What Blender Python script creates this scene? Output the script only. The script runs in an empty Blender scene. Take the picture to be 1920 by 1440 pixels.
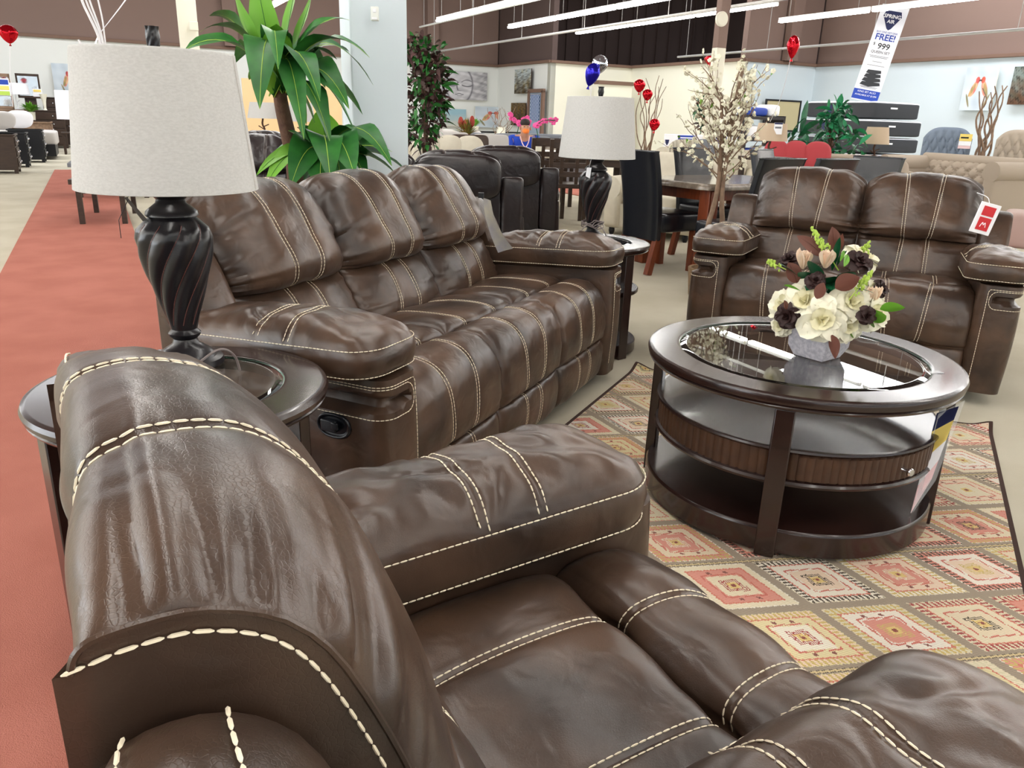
import bpy, math, random
import numpy as np
from mathutils import Vector, Matrix
from math import sin, cos, pi, radians as RAD
rng = np.random.RandomState(7); random.seed(7)
SC = bpy.context.scene; COL = SC.collection

# ------------------------------------------------------------------ camera, world, exposure
CAM_H = 1.19; FPX = 1451.7; ROLL = .0335; PITCH = .3301
fw = np.array([0, cos(PITCH), -sin(PITCH)]); r0 = np.array([1., 0, 0]); u0 = np.cross(r0, fw)
rt = r0*cos(ROLL)+u0*sin(ROLL); up = -r0*sin(ROLL)+u0*cos(ROLL)
cd = bpy.data.cameras.new('camera'); cam = bpy.data.objects.new('camera', cd); COL.objects.link(cam)
cd.sensor_width = 36; cd.lens = FPX/1920*36; cd.clip_start = .02; cd.clip_end = 200
M = Matrix(((rt[0], up[0], -fw[0], 0), (rt[1], up[1], -fw[1], 0), (rt[2], up[2], -fw[2], CAM_H), (0, 0, 0, 1)))
cam.matrix_world = M; SC.camera = cam
SC.view_settings.view_transform = 'Standard'; SC.view_settings.look = 'None'
SC.view_settings.gamma = 1; SC.view_settings.use_curve_mapping = False
SC.view_settings.exposure = 0.22
wd = bpy.data.worlds.new('world'); SC.world = wd; wd.use_nodes = True
wd.node_tree.nodes['Background'].inputs[0].default_value = (.85, .92, 1, 1)
wd.node_tree.nodes['Background'].inputs[1].default_value = .35
TUBE_POWER = 26.0          # emission of the fluorescent tubes
WINDOW_POWER = 2.6         # daylight through the shop front behind the camera

PHI = math.atan2(.467, .884)             # the building's own axes: R (27.9 deg) and L
Rv = np.array([cos(PHI), sin(PHI)]); Lv = np.array([-sin(PHI), cos(PHI)])
def RL(r, l): return Rv*r+Lv*l
def ray(x, y):
    d = fw*FPX+rt*(x-960)-up*(y-720); return d/np.linalg.norm(d)
def atz(x, y, z=0.):
    d = ray(x, y); t = (z-CAM_H)/d[2]; return np.array([0, 0, CAM_H])+t*d
def atd(x, y, D):
    d = ray(x, y); t = D/math.hypot(d[0], d[1]); return np.array([0, 0, CAM_H])+t*d

# large light sources: daylight area lights standing in the shop-front openings behind and beside the camera
def area(name, loc, rot, sx, sy, power, col):
    l = bpy.data.lights.new(name, 'AREA'); l.shape = 'RECTANGLE'; l.size = sx; l.size_y = sy
    l.energy = power; l.color = col
    o = bpy.data.objects.new(name, l); o.location = loc; o.rotation_euler = rot; COL.objects.link(o); return o
pw = RL(2, -7.6)
area('shopfront_daylight', (pw[0], pw[1], 1.9), (RAD(90), 0, PHI+pi), 20, 2.6, 520*WINDOW_POWER, (.86, .93, 1))
pw = RL(-11.5, 6)
area('side_window_daylight', (pw[0], pw[1], 1.9), (RAD(90), 0, PHI-pi/2), 16, 2.6, 260*WINDOW_POWER, (.9, .95, 1))

for nm_, r_, l_, sx_, sy_, pw_ in (('wall_fill_left', 0, 21.5, 20, 4, 1250), ('wall_fill_right', 17.6, 9.0, 2.4, 12, 780), ('wall_fill_far', 14.5, 20.5, 4, 3, 260)):  # unseen roof-level fill lights, added to brighten the dim walls
    pw = RL(r_, l_); area(nm_, (pw[0], pw[1], 6.3), (0, 0, PHI), sx_, sy_, pw_, (.95, .97, 1))

# ------------------------------------------------------------------ materials
def lin(c): return tuple((v/12.92 if v <= .04045 else ((v+.055)/1.055)**2.4) for v in [x/255 for x in c])
MATS = {}
def mat(name, col, rough=.6, metal=0, var=None, vs=6, bump=0, bs=60, spec=.5, emit=0, trans=0, alpha=1, sheen=0, coat=0, col2=None, vmode='noise', bdist=.002, stretch=None, ior=1.45):
    if name in MATS: return MATS[name]
    m = bpy.data.materials.new(name); m.use_nodes = True; nt = m.node_tree; b = nt.nodes['Principled BSDF']
    c = lin(col); b.inputs['Base Color'].default_value = (*c, 1); b.inputs['Roughness'].default_value = rough
    b.inputs['Metallic'].default_value = metal; b.inputs['Specular IOR Level'].default_value = spec; b.inputs['IOR'].default_value = ior
    b.inputs['Transmission Weight'].default_value = trans; b.inputs['Coat Weight'].default_value = coat; b.inputs['Coat Roughness'].default_value = .12
    b.inputs['Sheen Weight'].default_value = sheen; b.inputs['Alpha'].default_value = alpha
    if emit: b.inputs['Emission Color'].default_value = (*c, 1); b.inputs['Emission Strength'].default_value = emit
    tc = nt.nodes.new('ShaderNodeTexCoord'); vec = tc.outputs['Object']
    if stretch:
        mp = nt.nodes.new('ShaderNodeMapping'); mp.inputs['Scale'].default_value = stretch; nt.links.new(vec, mp.inputs[0]); vec = mp.outputs[0]
    if col2 is not None:
        n = nt.nodes.new('ShaderNodeTexNoise'); n.inputs['Scale'].default_value = vs; n.inputs['Detail'].default_value = 4; nt.links.new(vec, n.inputs['Vector'])
        if vmode == 'wave': n.inputs['Distortion'].default_value = 1.5
        r = nt.nodes.new('ShaderNodeValToRGB'); r.color_ramp.elements[0].position = .34; r.color_ramp.elements[1].position = .66
        r.color_ramp.elements[0].color = (*c, 1); r.color_ramp.elements[1].color = (*lin(col2), 1)
        nt.links.new(n.outputs['Fac'], r.inputs[0]); nt.links.new(r.outputs[0], b.inputs['Base Color'])
    if bump:
        n = nt.nodes.new('ShaderNodeTexNoise'); n.inputs['Scale'].default_value = bs; n.inputs['Detail'].default_value = 3; nt.links.new(vec, n.inputs['Vector'])
        bp = nt.nodes.new('ShaderNodeBump'); bp.inputs['Strength'].default_value = bump; bp.inputs['Distance'].default_value = bdist
        nt.links.new(n.outputs['Fac'], bp.inputs['Height']); nt.links.new(bp.outputs[0], b.inputs['Normal'])
    MATS[name] = m; return m
def leather(name, c1, c2, rough=.36):
    m = bpy.data.materials.new(name); m.use_nodes = True; nt = m.node_tree; b = nt.nodes['Principled BSDF']
    tc = nt.nodes.new('ShaderNodeTexCoord')
    n = nt.nodes.new('ShaderNodeTexNoise'); n.inputs['Scale'].default_value = 5.5; n.inputs['Detail'].default_value = 3; nt.links.new(tc.outputs['Object'], n.inputs['Vector'])
    r = nt.nodes.new('ShaderNodeValToRGB'); r.color_ramp.elements[0].position = .36; r.color_ramp.elements[1].position = .68
    r.color_ramp.elements[0].color = (*lin(c1), 1); r.color_ramp.elements[1].color = (*lin(c2), 1)
    nt.links.new(n.outputs['Fac'], r.inputs[0]); nt.links.new(r.outputs[0], b.inputs['Base Color'])
    b.inputs['Roughness'].default_value = rough; b.inputs['Specular IOR Level'].default_value = .5
    v = nt.nodes.new('ShaderNodeTexVoronoi'); v.inputs['Scale'].default_value = 260; v.feature = 'DISTANCE_TO_EDGE'; nt.links.new(tc.outputs['Object'], v.inputs['Vector'])
    mx = nt.nodes.new('ShaderNodeMath'); mx.operation = 'MINIMUM'; mx.inputs[1].default_value = .12; nt.links.new(v.outputs['Distance'], mx.inputs[0])
    bp = nt.nodes.new('ShaderNodeBump'); bp.inputs['Strength'].default_value = .22; bp.inputs['Distance'].default_value = .0022; nt.links.new(mx.outputs[0], bp.inputs['Height'])
    n2 = nt.nodes.new('ShaderNodeTexNoise'); n2.inputs['Scale'].default_value = 14; n2.inputs['Detail'].default_value = 2; n2.inputs['Distortion'].default_value = .6; nt.links.new(tc.outputs['Object'], n2.inputs['Vector'])
    b2 = nt.nodes.new('ShaderNodeBump'); b2.inputs['Strength'].default_value = .35; b2.inputs['Distance'].default_value = .012
    nt.links.new(n2.outputs['Fac'], b2.inputs['Height']); nt.links.new(bp.outputs[0], b2.inputs['Normal']); nt.links.new(b2.outputs[0], b.inputs['Normal'])
    MATS[name] = m; return m
def vcol(name, rough=.8, bump=0):
    m = bpy.data.materials.new(name); m.use_nodes = True; nt = m.node_tree; b = nt.nodes['Principled BSDF']
    a = nt.nodes.new('ShaderNodeAttribute'); a.attribute_name = 'paint'; nt.links.new(a.outputs['Color'], b.inputs['Base Color'])
    b.inputs['Roughness'].default_value = rough; b.inputs['Specular IOR Level'].default_value = .25
    if bump:
        tc = nt.nodes.new('ShaderNodeTexCoord'); n = nt.nodes.new('ShaderNodeTexNoise'); n.inputs['Scale'].default_value = 500; nt.links.new(tc.outputs['Object'], n.inputs['Vector'])
        bp = nt.nodes.new('ShaderNodeBump'); bp.inputs['Strength'].default_value = bump; bp.inputs['Distance'].default_value = .002
        nt.links.new(n.outputs['Fac'], bp.inputs['Height']); nt.links.new(bp.outputs[0], b.inputs['Normal'])
    MATS[name] = m; return m
LEA = leather('brown_leather', (49, 37, 30), (84, 63, 49), .31); THR = mat('cream_thread', (236, 224, 198), .6)
DLEA = leather('dark_leather', (27, 21, 22), (42, 33, 33), .28); DTHR = mat('grey_thread', (120, 105, 95), .6)
BLK = mat('black_plastic', (16, 18, 24), .35); ESP = mat('espresso_wood', (30, 16, 14), .26, col2=(42, 24, 20), vs=9, stretch=(1, 1, 6), coat=.35)
RIB = mat('ribbed_walnut_wood', (58, 37, 25), .45, col2=(72, 47, 31), vs=20)
GLS = mat('clear_glass', (250, 253, 252), .0, trans=1, ior=1.5); CHR = mat('chrome', (210, 210, 215), .12, metal=1)
GLE = mat('green_glass_edge', (90, 160, 135), .05, trans=.6, ior=1.5)
URN = mat('oil_rubbed_black', (15, 14, 18), .3, col2=(22, 19, 24), vs=12, spec=.6); URE = mat('copper_edge', (96, 56, 50), .4)
LIN = mat('linen_shade', (194, 193, 190), .9, col2=(184, 183, 180), vs=120, stretch=(1, 1, 2.2), bump=.2, bs=300)
WHT = mat('white_paint', (226, 228, 224), .75, bump=.1, bs=30); WHC = mat('cream_paint', (232, 229, 212), .8); WCL = mat('cool_white_paint', (205, 216, 222), .75, bump=.12, bs=24)
BRW = mat('brown_wall_paint', (130, 108, 99), .85); BRD = mat('dark_wall_paint', (92, 76, 72), .85); TRM = mat('trim_paint', (118, 92, 78), .7)
BEI = mat('beige_carpet', (190, 184, 166), .95, col2=(180, 173, 154), vs=2.2, bump=.5, bs=420, bdist=.004, spec=.1)
RED = mat('red_carpet', (178, 114, 100), .95, col2=(168, 105, 91), vs=3, bump=.6, bs=380, bdist=.005, spec=.1)
MET = mat('galvanised_metal', (170, 168, 165), .4, metal=.3); DKW = mat('dark_brown_wood', (50, 36, 28), .45, col2=(62, 46, 36), vs=8, stretch=(1, 1, 5))
CHW = mat('cherry_wood', (122, 58, 28), .35, col2=(96, 42, 20), vs=9, stretch=(4, 4, .6)); OAK = mat('weathered_oak', (150, 122, 98), .6, col2=(120, 96, 76), vs=7, stretch=(.5, 3, 3))
CRM = mat('cream_fabric', (205, 198, 180), .9, bump=.3, bs=250, col2=(196, 188, 170), vs=8); TAU = mat('taupe_fabric', (166, 153, 138), .9, bump=.3, bs=250)
GRY = mat('grey_fabric', (112, 116, 122), .9, bump=.3, bs=250); LGR = mat('light_grey_fabric', (188, 184, 180), .9, bump=.3, bs=250); PINKB = mat('red_cushion_fabric', (172, 62, 68), .85, bump=.2, bs=120)
BKL = mat('black_bonded_leather', (22, 24, 30), .27, bump=.06, bs=8, bdist=.006, spec=.6); MTD = mat('charcoal_mattress_fabric', (52, 54, 58), .85, bump=.3, bs=120); MTW = mat('white_quilt', (225, 228, 232), .8)
LF1 = mat('leaf_green', (48, 112, 44), .42, col2=(32, 88, 36), vs=12, spec=.4); LF2 = mat('leaf_bright_green', (104, 160, 48), .45, spec=.4); LF3 = mat('leaf_dark_green', (18, 78, 48), .45, col2=(28, 100, 62), vs=14, spec=.4); LFR = mat('leaf_maroon', (74, 42, 42), .6, col2=(62, 50, 44), vs=7)
LFB = mat('leaf_brown_satin', (104, 62, 50), .5); TRK = mat('bark', (74, 50, 38), .85, col2=(96, 70, 54), vs=20, bump=.6, bs=60, bdist=.01); BRN = mat('pale_branch', (142, 118, 98), .8, col2=(110, 88, 72), vs=15)
PET = mat('white_petal', (230, 226, 204), .6, spec=.3); PEB = mat('blush_petal', (238, 214, 190), .6); PEC = mat('chocolate_petal', (48, 26, 24), .6); PNK = mat('orchid_pink', (226, 82, 150), .55)
LIM = mat('lime_fern', (172, 200, 84), .6); CEM = mat('concrete_vase', (192, 190, 196), .8, col2=(160, 158, 168), vs=90); PAP = mat('white_paper', (235, 236, 240), .7); REDP = mat('red_print', (196, 40, 48), .6)
BLU = mat('royal_blue_print', (36, 66, 160), .6); NVY = mat('navy_print', (28, 34, 78), .6); BLP = mat('black_print', (20, 20, 24), .6); YEL = mat('yellow_print', (230, 205, 110), .6); PNP = mat('pink_print', (222, 190, 192), .6)
FRED = mat('red_foil', (196, 16, 34), .12, metal=.75, bump=.5, bs=9, bdist=.03); FBL = mat('blue_foil', (38, 30, 170), .15, metal=.7, bump=.5, bs=9, bdist=.03); FSI = mat('silver_foil', (200, 205, 215), .1, metal=.95, bump=.6, bs=9, bdist=.03)
RIBB = mat('white_ribbon', (228, 226, 230), .4); TUB = mat('tube_light', (255, 252, 246), .5, emit=TUBE_POWER); SKN = mat('skin', (186, 138, 112), .55); SHI = mat('blue_shirt', (28, 66, 176), .8); HAIR = mat('dark_hair', (40, 34, 32), .7); ORG = mat('orange_mask', (236, 128, 52), .7)
MRB = mat('brown_marble', (96, 84, 74), .12, col2=(146, 132, 116), vs=7, vmode='wave', coat=.3); MIR = mat('mirror_glass', (225, 228, 230), .03, metal=1); PAINT = vcol('painted_canvas', .8); PRINT = vcol('printed_card', .6); RUGM = vcol('woven_rug', .95, .5)
CLR = mat('clear_vinyl', (240, 244, 248), .12, alpha=.28, spec=.6); CRD = mat('lamp_cord', (120, 110, 108), .5); SHD = mat('white_shade', (232, 232, 238), .8); LBR = mat('light_brown_shade', (188, 168, 144), .85); BASK = mat('woven_basket', (120, 96, 70), .8, bump=.7, bs=60, bdist=.01)
PCH = mat('lit_room_peach', (222, 186, 140), .8); BCL = mat('blue_checked_cloth', (120, 140, 176), .8); CORK = mat('tan_board', (190, 178, 140), .8); SHLF = mat('black_shelf', (36, 28, 28), .5); PLC = mat('peach_candle', (232, 150, 60), .6)

# ------------------------------------------------------------------ mesh builder
class MB:
    def __init__(s): s.v = []; s.f = []; s.m = []; s.s = []; s.n = 0; s.col = []
    def add(s, V, F, m=0, sm=True):
        V = np.asarray(V, float).reshape(-1, 3); s.v.append(V); o = s.n; s.n += len(V)
        s.f += [tuple(i+o for i in f) for f in F]; s.m += [m]*len(F); s.s += [sm]*len(F); return s
    def box(s, c, d, m=0, rz=0, rx=0, taper=None):
        c = np.array(c, float); h = np.array(d, float)/2
        V = np.array([(x, y, z) for z in (-1, 1) for y in (-1, 1) for x in (-1, 1)], float)*h
        if taper is not None: V[4:, 0] *= taper[0]; V[4:, 1] *= taper[1]
        if rx: a = rx; V = V@np.array([[1, 0, 0], [0, cos(a), sin(a)], [0, -sin(a), cos(a)]])
        if rz: V = V@np.array([[cos(rz), sin(rz), 0], [-sin(rz), cos(rz), 0], [0, 0, 1]])
        return s.add(V+c, [(0, 2, 3, 1), (4, 5, 7, 6), (0, 1, 5, 4), (2, 6, 7, 3), (0, 4, 6, 2), (1, 3, 7, 5)], m, False)
    def beam(s, a, b, w, d=None, m=0, upv=(0, 0, 1)):
        a = np.array(a, float); b = np.array(b, float); d = d or w; t = (b-a)/np.linalg.norm(b-a); u = np.array(upv, float)
        if abs(t@u) > .95: u = np.array([0, 1., 0])
        x = np.cross(t, u); x /= np.linalg.norm(x); y = np.cross(x, t)
        V = [p+x*i*w/2+y*j*d/2 for p in (a, b) for i, j in ((-1, -1), (1, -1), (1, 1), (-1, 1))]
        return s.add(V, [(3, 2, 1, 0), (4, 5, 6, 7), (0, 1, 5, 4), (1, 2, 6, 5), (2, 3, 7, 6), (3, 0, 4, 7)], m, False)
    def grid(s, P, m=0, cu=False, cv=False, flip=False, sm=True):
        nu, nv = P.shape[:2]; F = []
        for i in range(nu if cu else nu-1):
            i2 = (i+1) % nu
            for j in range(nv if cv else nv-1):
                j2 = (j+1) % nv; q = (i*nv+j, i2*nv+j, i2*nv+j2, i*nv+j2); F.append(q[::-1] if flip else q)
        return s.add(P.reshape(-1, 3), F, m, sm)
    def tube(s, pts, r, n=8, m=0, caps=True, sm=True):
        pts = np.array(pts, float); k = len(pts); r = np.full(k, r) if np.isscalar(r) else np.array(r, float)
        T = np.gradient(pts, axis=0); T /= np.linalg.norm(T, axis=1)[:, None]+1e-12
        ref = np.array([0, 0, 1.]) if abs(T[0][2]) < .9 else np.array([1., 0, 0]); V = []
        for i in range(k):
            x = np.cross(ref, T[i]); x /= np.linalg.norm(x)+1e-12; y = np.cross(T[i], x); ref = y
            for a in np.arange(n)*2*pi/n: V.append(pts[i]+r[i]*(cos(a)*x+sin(a)*y))
        F = [(i*n+j, i*n+(j+1) % n, (i+1)*n+(j+1) % n, (i+1)*n+j) for i in range(k-1) for j in range(n)]
        if caps: F += [tuple(range(n))[::-1], tuple((k-1)*n+j for j in range(n))]
        return s.add(V, F, m, sm)
    def lathe(s, prof, n=32, c=(0, 0, 0), m=0, cap=True, fn=None):
        q = [tuple(prof[0])]                       # hold-in loops keep wide faces flat
        for a, b in zip(prof[:-1], prof[1:]):
            L = math.hypot(b[0]-a[0], b[1]-a[1])
            if L > .03: q += [(a[0]+(b[0]-a[0])*t, a[1]+(b[1]-a[1])*t) for t in (.003/L, 1-.003/L)]
            q.append(tuple(b))
        prof = q
        P = np.zeros((len(prof), n, 3)); a = np.arange(n)*2*pi/n
        for i, (r, z) in enumerate(prof):
            rr = r if fn is None else fn(r, z, a); P[i, :, 0] = rr*np.cos(a)+c[0]; P[i, :, 1] = rr*np.sin(a)+c[1]; P[i, :, 2] = z+c[2]
        s.grid(P, m, cv=True, flip=True)
        if cap:
            for i, fl in ((0, True), (len(prof)-1, False)):
                if prof[i][0] > 1e-4: s.add(P[i], [tuple(range(n))[::-1] if fl else tuple(range(n))], m, False)
        return s
    def ell(s, c, r, m=0, nu=12, nv=8, R=None):
        th = np.linspace(0, pi, nv); P = np.zeros((nv, nu, 3)); a = np.arange(nu)*2*pi/nu
        P[..., 0] = np.sin(th)[:, None]*np.cos(a); P[..., 1] = np.sin(th)[:, None]*np.sin(a); P[..., 2] = -np.cos(th)[:, None]
        P = P*np.array(r, float)
        if R is not None: P = P@np.array(R).T
        return s.grid(P+np.array(c), m, cv=True, flip=True)
    def prism(s, poly, z0, z1, m=0, fr=None):
        """poly in (a,b), extruded along c; fr maps (a,b,c)->xyz"""
        fr = fr or (lambda a, b, c: (a, b, c)); n = len(poly)
        V = [fr(a, b, z0) for a, b in poly]+[fr(a, b, z1) for a, b in poly]
        return s.add(V, [tuple(range(n))[::-1], tuple(range(n, 2*n))]+[(i, (i+1) % n, n+(i+1) % n, n+i) for i in range(n)], m, False)
    def stitch(s, P, N, m=1, pitch=.0125, dash=.0112, r=.0012, lift=.0006):
        P = np.asarray(P, float); N = np.asarray(N, float); d = np.r_[0, np.cumsum(np.linalg.norm(np.diff(P, axis=0), axis=1))]
        if d[-1] < pitch: return s
        k = int(d[-1]/pitch)
        for i in range(k):
            ta = i*pitch; tt = [ta, ta+dash*.2, ta+dash*.8, ta+dash]; c = np.array([[np.interp(t, d, P[:, j]) for j in range(3)] for t in tt])
            n = np.array([np.interp(ta, d, N[:, j]) for j in range(3)]); n /= np.linalg.norm(n)+1e-9; T = c[3]-c[0]; L = np.linalg.norm(T)
            if L < 1e-6: continue
            T /= L; b = np.cross(T, n); V = []
            for q, rr in zip(c, (.35, 1, 1, .35)):
                for a in (0, 1.2566, 2.513, 3.77, 5.0265): V.append(q+n*lift+rr*r*(b*cos(a)*1.0+n*sin(a)*.9))
            F = [(i2*5+j, i2*5+(j+1) % 5, (i2+1)*5+(j+1) % 5, (i2+1)*5+j) for i2 in range(3) for j in range(5)]+[(4, 3, 2, 1, 0), (15, 16, 17, 18, 19)]
            s.add(V, F, m, True)
        return s
    def obj(s, name, mats, parent=None, bev=0, seg=2, loc=None, rz=None, sharp=38):
        me = bpy.data.meshes.new(name); V = np.concatenate(s.v); me.from_pydata(V.tolist(), [], s.f)
        for mt in (mats if isinstance(mats, (list, tuple)) else [mats]): me.materials.append(mt)
        me.polygons.foreach_set('material_index', s.m); me.polygons.foreach_set('use_smooth', s.s); me.update()
        if sharp: me.set_sharp_from_angle(angle=RAD(sharp))
        o = bpy.data.objects.new(name, me); COL.objects.link(o)
        if bev:
            b = o.modifiers.new('bevel', 'BEVEL'); b.width = bev; b.segments = seg; b.limit_method = 'ANGLE'; b.angle_limit = RAD(40)
        if parent: o.parent = parent
        if loc is not None: o.location = loc
        if rz is not None: o.rotation_euler[2] = rz
        return o
def empty(name, loc, rz=0):
    o = bpy.data.objects.new(name, None); COL.objects.link(o); o.location = loc; o.rotation_euler[2] = rz; o.empty_display_size = .1; return o
def tag(o, label, cat, group=None, kind=None):
    o['label'] = label; o['category'] = cat
    if group: o['group'] = group
    if kind: o['kind'] = kind
    return o
def thing(name, label, cat, loc=(0, 0, 0), rz=0, group=None): return tag(empty(name, loc, rz), label, cat, group)
def struct(o): o['kind'] = 'structure'; return o
def copy_tree(o, parent=None):
    c = o.copy(); COL.objects.link(c)
    if parent is not None: c.parent = parent; c.matrix_parent_inverse = o.matrix_parent_inverse.copy()
    for ch in [x for x in bpy.data.objects if x.parent == o]: copy_tree(ch, c)
    return c
def again(o, label, loc, rz=0, sc=1, group=None):
    c = copy_tree(o); c.location = loc; c.rotation_euler[2] = rz; c.scale = (sc,)*3 if np.isscalar(sc) else sc; c['label'] = label
    if group: c['group'] = group
    return c
def text(body, size, m, parent, loc, rot, name='lettering', depth=.0008, align='CENTER', sx=1, bold=0):
    cu = bpy.data.curves.new(name, 'FONT'); cu.body = body; cu.size = size; cu.align_x = align; cu.align_y = 'CENTER'; cu.extrude = depth; cu.offset = bold; cu.resolution_u = 3
    t = bpy.data.objects.new('tmp', cu); COL.objects.link(t); dg = bpy.context.evaluated_depsgraph_get()
    me = bpy.data.meshes.new_from_object(t.evaluated_get(dg)); bpy.data.objects.remove(t); me.materials.clear(); me.materials.append(m)
    o = bpy.data.objects.new(name, me); COL.objects.link(o); o.parent = parent; o.location = loc; o.rotation_euler = rot; o.scale = (sx, 1, 1); return o
def chai(p, k=3):
    p = np.array(p, float)
    for _ in range(k):
        q = np.empty((2*len(p)-2, p.shape[1])); q[0::2] = .75*p[:-1]+.25*p[1:]; q[1::2] = .25*p[:-1]+.75*p[1:]
        p = np.vstack([p[:1], q, p[-1:]])
    return p
def samp(p, t):
    x = np.linspace(0, 1, len(p)); return np.stack([np.interp(t, x, p[:, j]) for j in range(p.shape[1])], -1)
def normals(P):
    a = np.gradient(P, axis=0); b = np.gradient(P, axis=1); n = np.cross(a, b); return n/(np.linalg.norm(n, axis=2)[..., None]+1e-12)
def image_panel(mb, w, h, fn, nx=60, nz=60, m=0, y=0., x0=None, z0=0.):
    """a vertical painted panel facing -Y, built of small quads carrying their own pigment"""
    X = np.linspace(-w/2, w/2, nx+1); Z = np.linspace(0, h, nz+1)+z0; P = np.zeros((nx+1, nz+1, 3)); P[..., 0] = X[:, None]; P[..., 1] = y; P[..., 2] = Z[None]
    mb.grid(P, m, sm=False); U, V = np.meshgrid((np.arange(nx)+.5)/nx, (np.arange(nz)+.5)/nz, indexing='ij'); mb.col.append(np.clip(fn(U, V), 0, 255).reshape(-1, 3)); return mb
def paint(o, cols, start=0):
    """per-face pigment written to a colour attribute"""
    me = o.data; a = me.color_attributes.new('paint', 'FLOAT_COLOR', 'CORNER'); c = np.ones((len(me.loops), 4)); k = 0
    cols = np.asarray(cols, float)/255; cols = np.where(cols <= .04045, cols/12.92, ((cols+.055)/1.055)**2.4)
    ls = np.zeros(len(me.polygons), int); lt = np.zeros(len(me.polygons), int); me.polygons.foreach_get('loop_start', ls); me.polygons.foreach_get('loop_total', lt)
    full = np.ones((len(me.polygons), 3))*.75; full[start:start+len(cols)] = cols; c[:, :3] = np.repeat(full, lt, axis=0); a.data.foreach_set('color', c.ravel()); return o
def n2(x, y, s=1, seed=0):
    """smooth pseudo noise in -1..1"""
    r = np.random.RandomState(seed); o = 0
    for i in range(6):
        a = r.uniform(0, 2*pi); f = s*r.uniform(.6, 2.2); o = o+np.sin(f*(x*cos(a)+y*sin(a))*2*pi+r.uniform(0, 6.3))
    return o/3.2

# ------------------------------------------------------------------ reclining leather seating
def dome(u, p=3.2, q=2.2): return np.clip(1-np.abs(u)**p, 0, 1)**(1/q)
def sheet(w, Pc, Ps, nu, nv, p=3.2, q=2.2, seams=(), folds=0, seed=1, fold_amp=.006, soft=.003, dips=(), fold_side=0):
    """upholstered pad: centre profile Pc and rim profile Ps as (y,z) lists; seams are (x_top, x_bottom)"""
    U = np.sin(np.linspace(-1, 1, nu)*pi/2); V = np.linspace(0, 1, nv); C = samp(chai(Pc), V); S = samp(chai(Ps), V); k = dome(U, p, q)[:, None, None]
    P = np.zeros((nu, nv, 3)); P[..., 0] = (U*w)[:, None]; P[..., 1:] = S[None]*(1-k)+C[None]*k
    N = normals(P); UU, VV = np.meshgrid(U, V, indexing='ij'); X = UU*w; d = np.zeros_like(UU)
    for a, b in seams:
        xs = a+(b-a)*VV; d -= .0045*np.exp(-((X-xs)/.007)**2)+.003*np.exp(-((X-xs)/.035)**2)
    r = np.random.RandomState(seed)
    if folds:                                     # gathers run in from the rim without crossing
        for sgn in (-1, 1):
            vf = fold_amp*(.35 if sgn == fold_side else 1); dd = np.clip(1-UU*sgn, 0, 2); e = VV+.10*dd*(VV-.5)
            g_ = 0
            for i in range(7): f_ = folds*r.uniform(.28, 1.0); g_ = g_+np.sin(2*pi*f_*e+r.uniform(0, 6.3)+.8*np.sin(2*pi*e*3+i))*r.uniform(.5, 1)
            g_ = g_/2.6; g_ = -np.abs(np.clip(g_, -1.6, 1.6))**1.3*np.sign(g_)*.8-.25*np.exp(-(g_/.18)**2)
            ln = .26+.20*np.sin(2*pi*VV*4.3+seed+sgn)+.14*np.sin(2*pi*VV*9.1+seed*2); ln = np.clip(ln, .10, .62)
            env = np.exp(-(dd/ln)**1.6)*(1-np.exp(-dd/.02))*np.clip((VV-(.22 if fold_side else .06))/.12, 0, 1)*np.clip((1.02-VV)/.06, 0, 1)
            d += vf*g_*env
    for (ux, vx, ru, rv, am) in dips: d -= am*np.exp(-((UU-ux)/ru)**2-((VV-vx)/rv)**2)
    d += soft*n2(UU, VV, 1.3, seed+5)*k[..., 0]
    P = P+N*d[..., None]; return dict(P=P, N=normals(P), U=U, V=V, w=w)
def on(sh, u, v):
    P, N = sh['P'], sh['N']; iu = np.interp(u, sh['U'], np.arange(len(sh['U']))); iv = np.interp(v, sh['V'], np.arange(len(sh['V'])))
    i0 = np.clip(iu.astype(int), 0, P.shape[0]-2); j0 = np.clip(iv.astype(int), 0, P.shape[1]-2); a = (iu-i0)[:, None]; b = (iv-j0)[:, None]
    f = lambda A: (A[i0, j0]*(1-a)*(1-b)+A[i0+1, j0]*a*(1-b)+A[i0, j0+1]*(1-a)*b+A[i0+1, j0+1]*a*b)
    return f(P), f(N)
def pairs(mb, sh, seams, v0=0, v1=1, gap=.0075, n=90, big=1):
    for a, b in seams:
        v = np.linspace(v0, v1, n)
        for g in (-gap, gap):
            u = (a+(b-a)*v+g)/sh['w']; p, N = on(sh, u, v); mb.stitch(p, N, 1, r=.0012*big)
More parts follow.
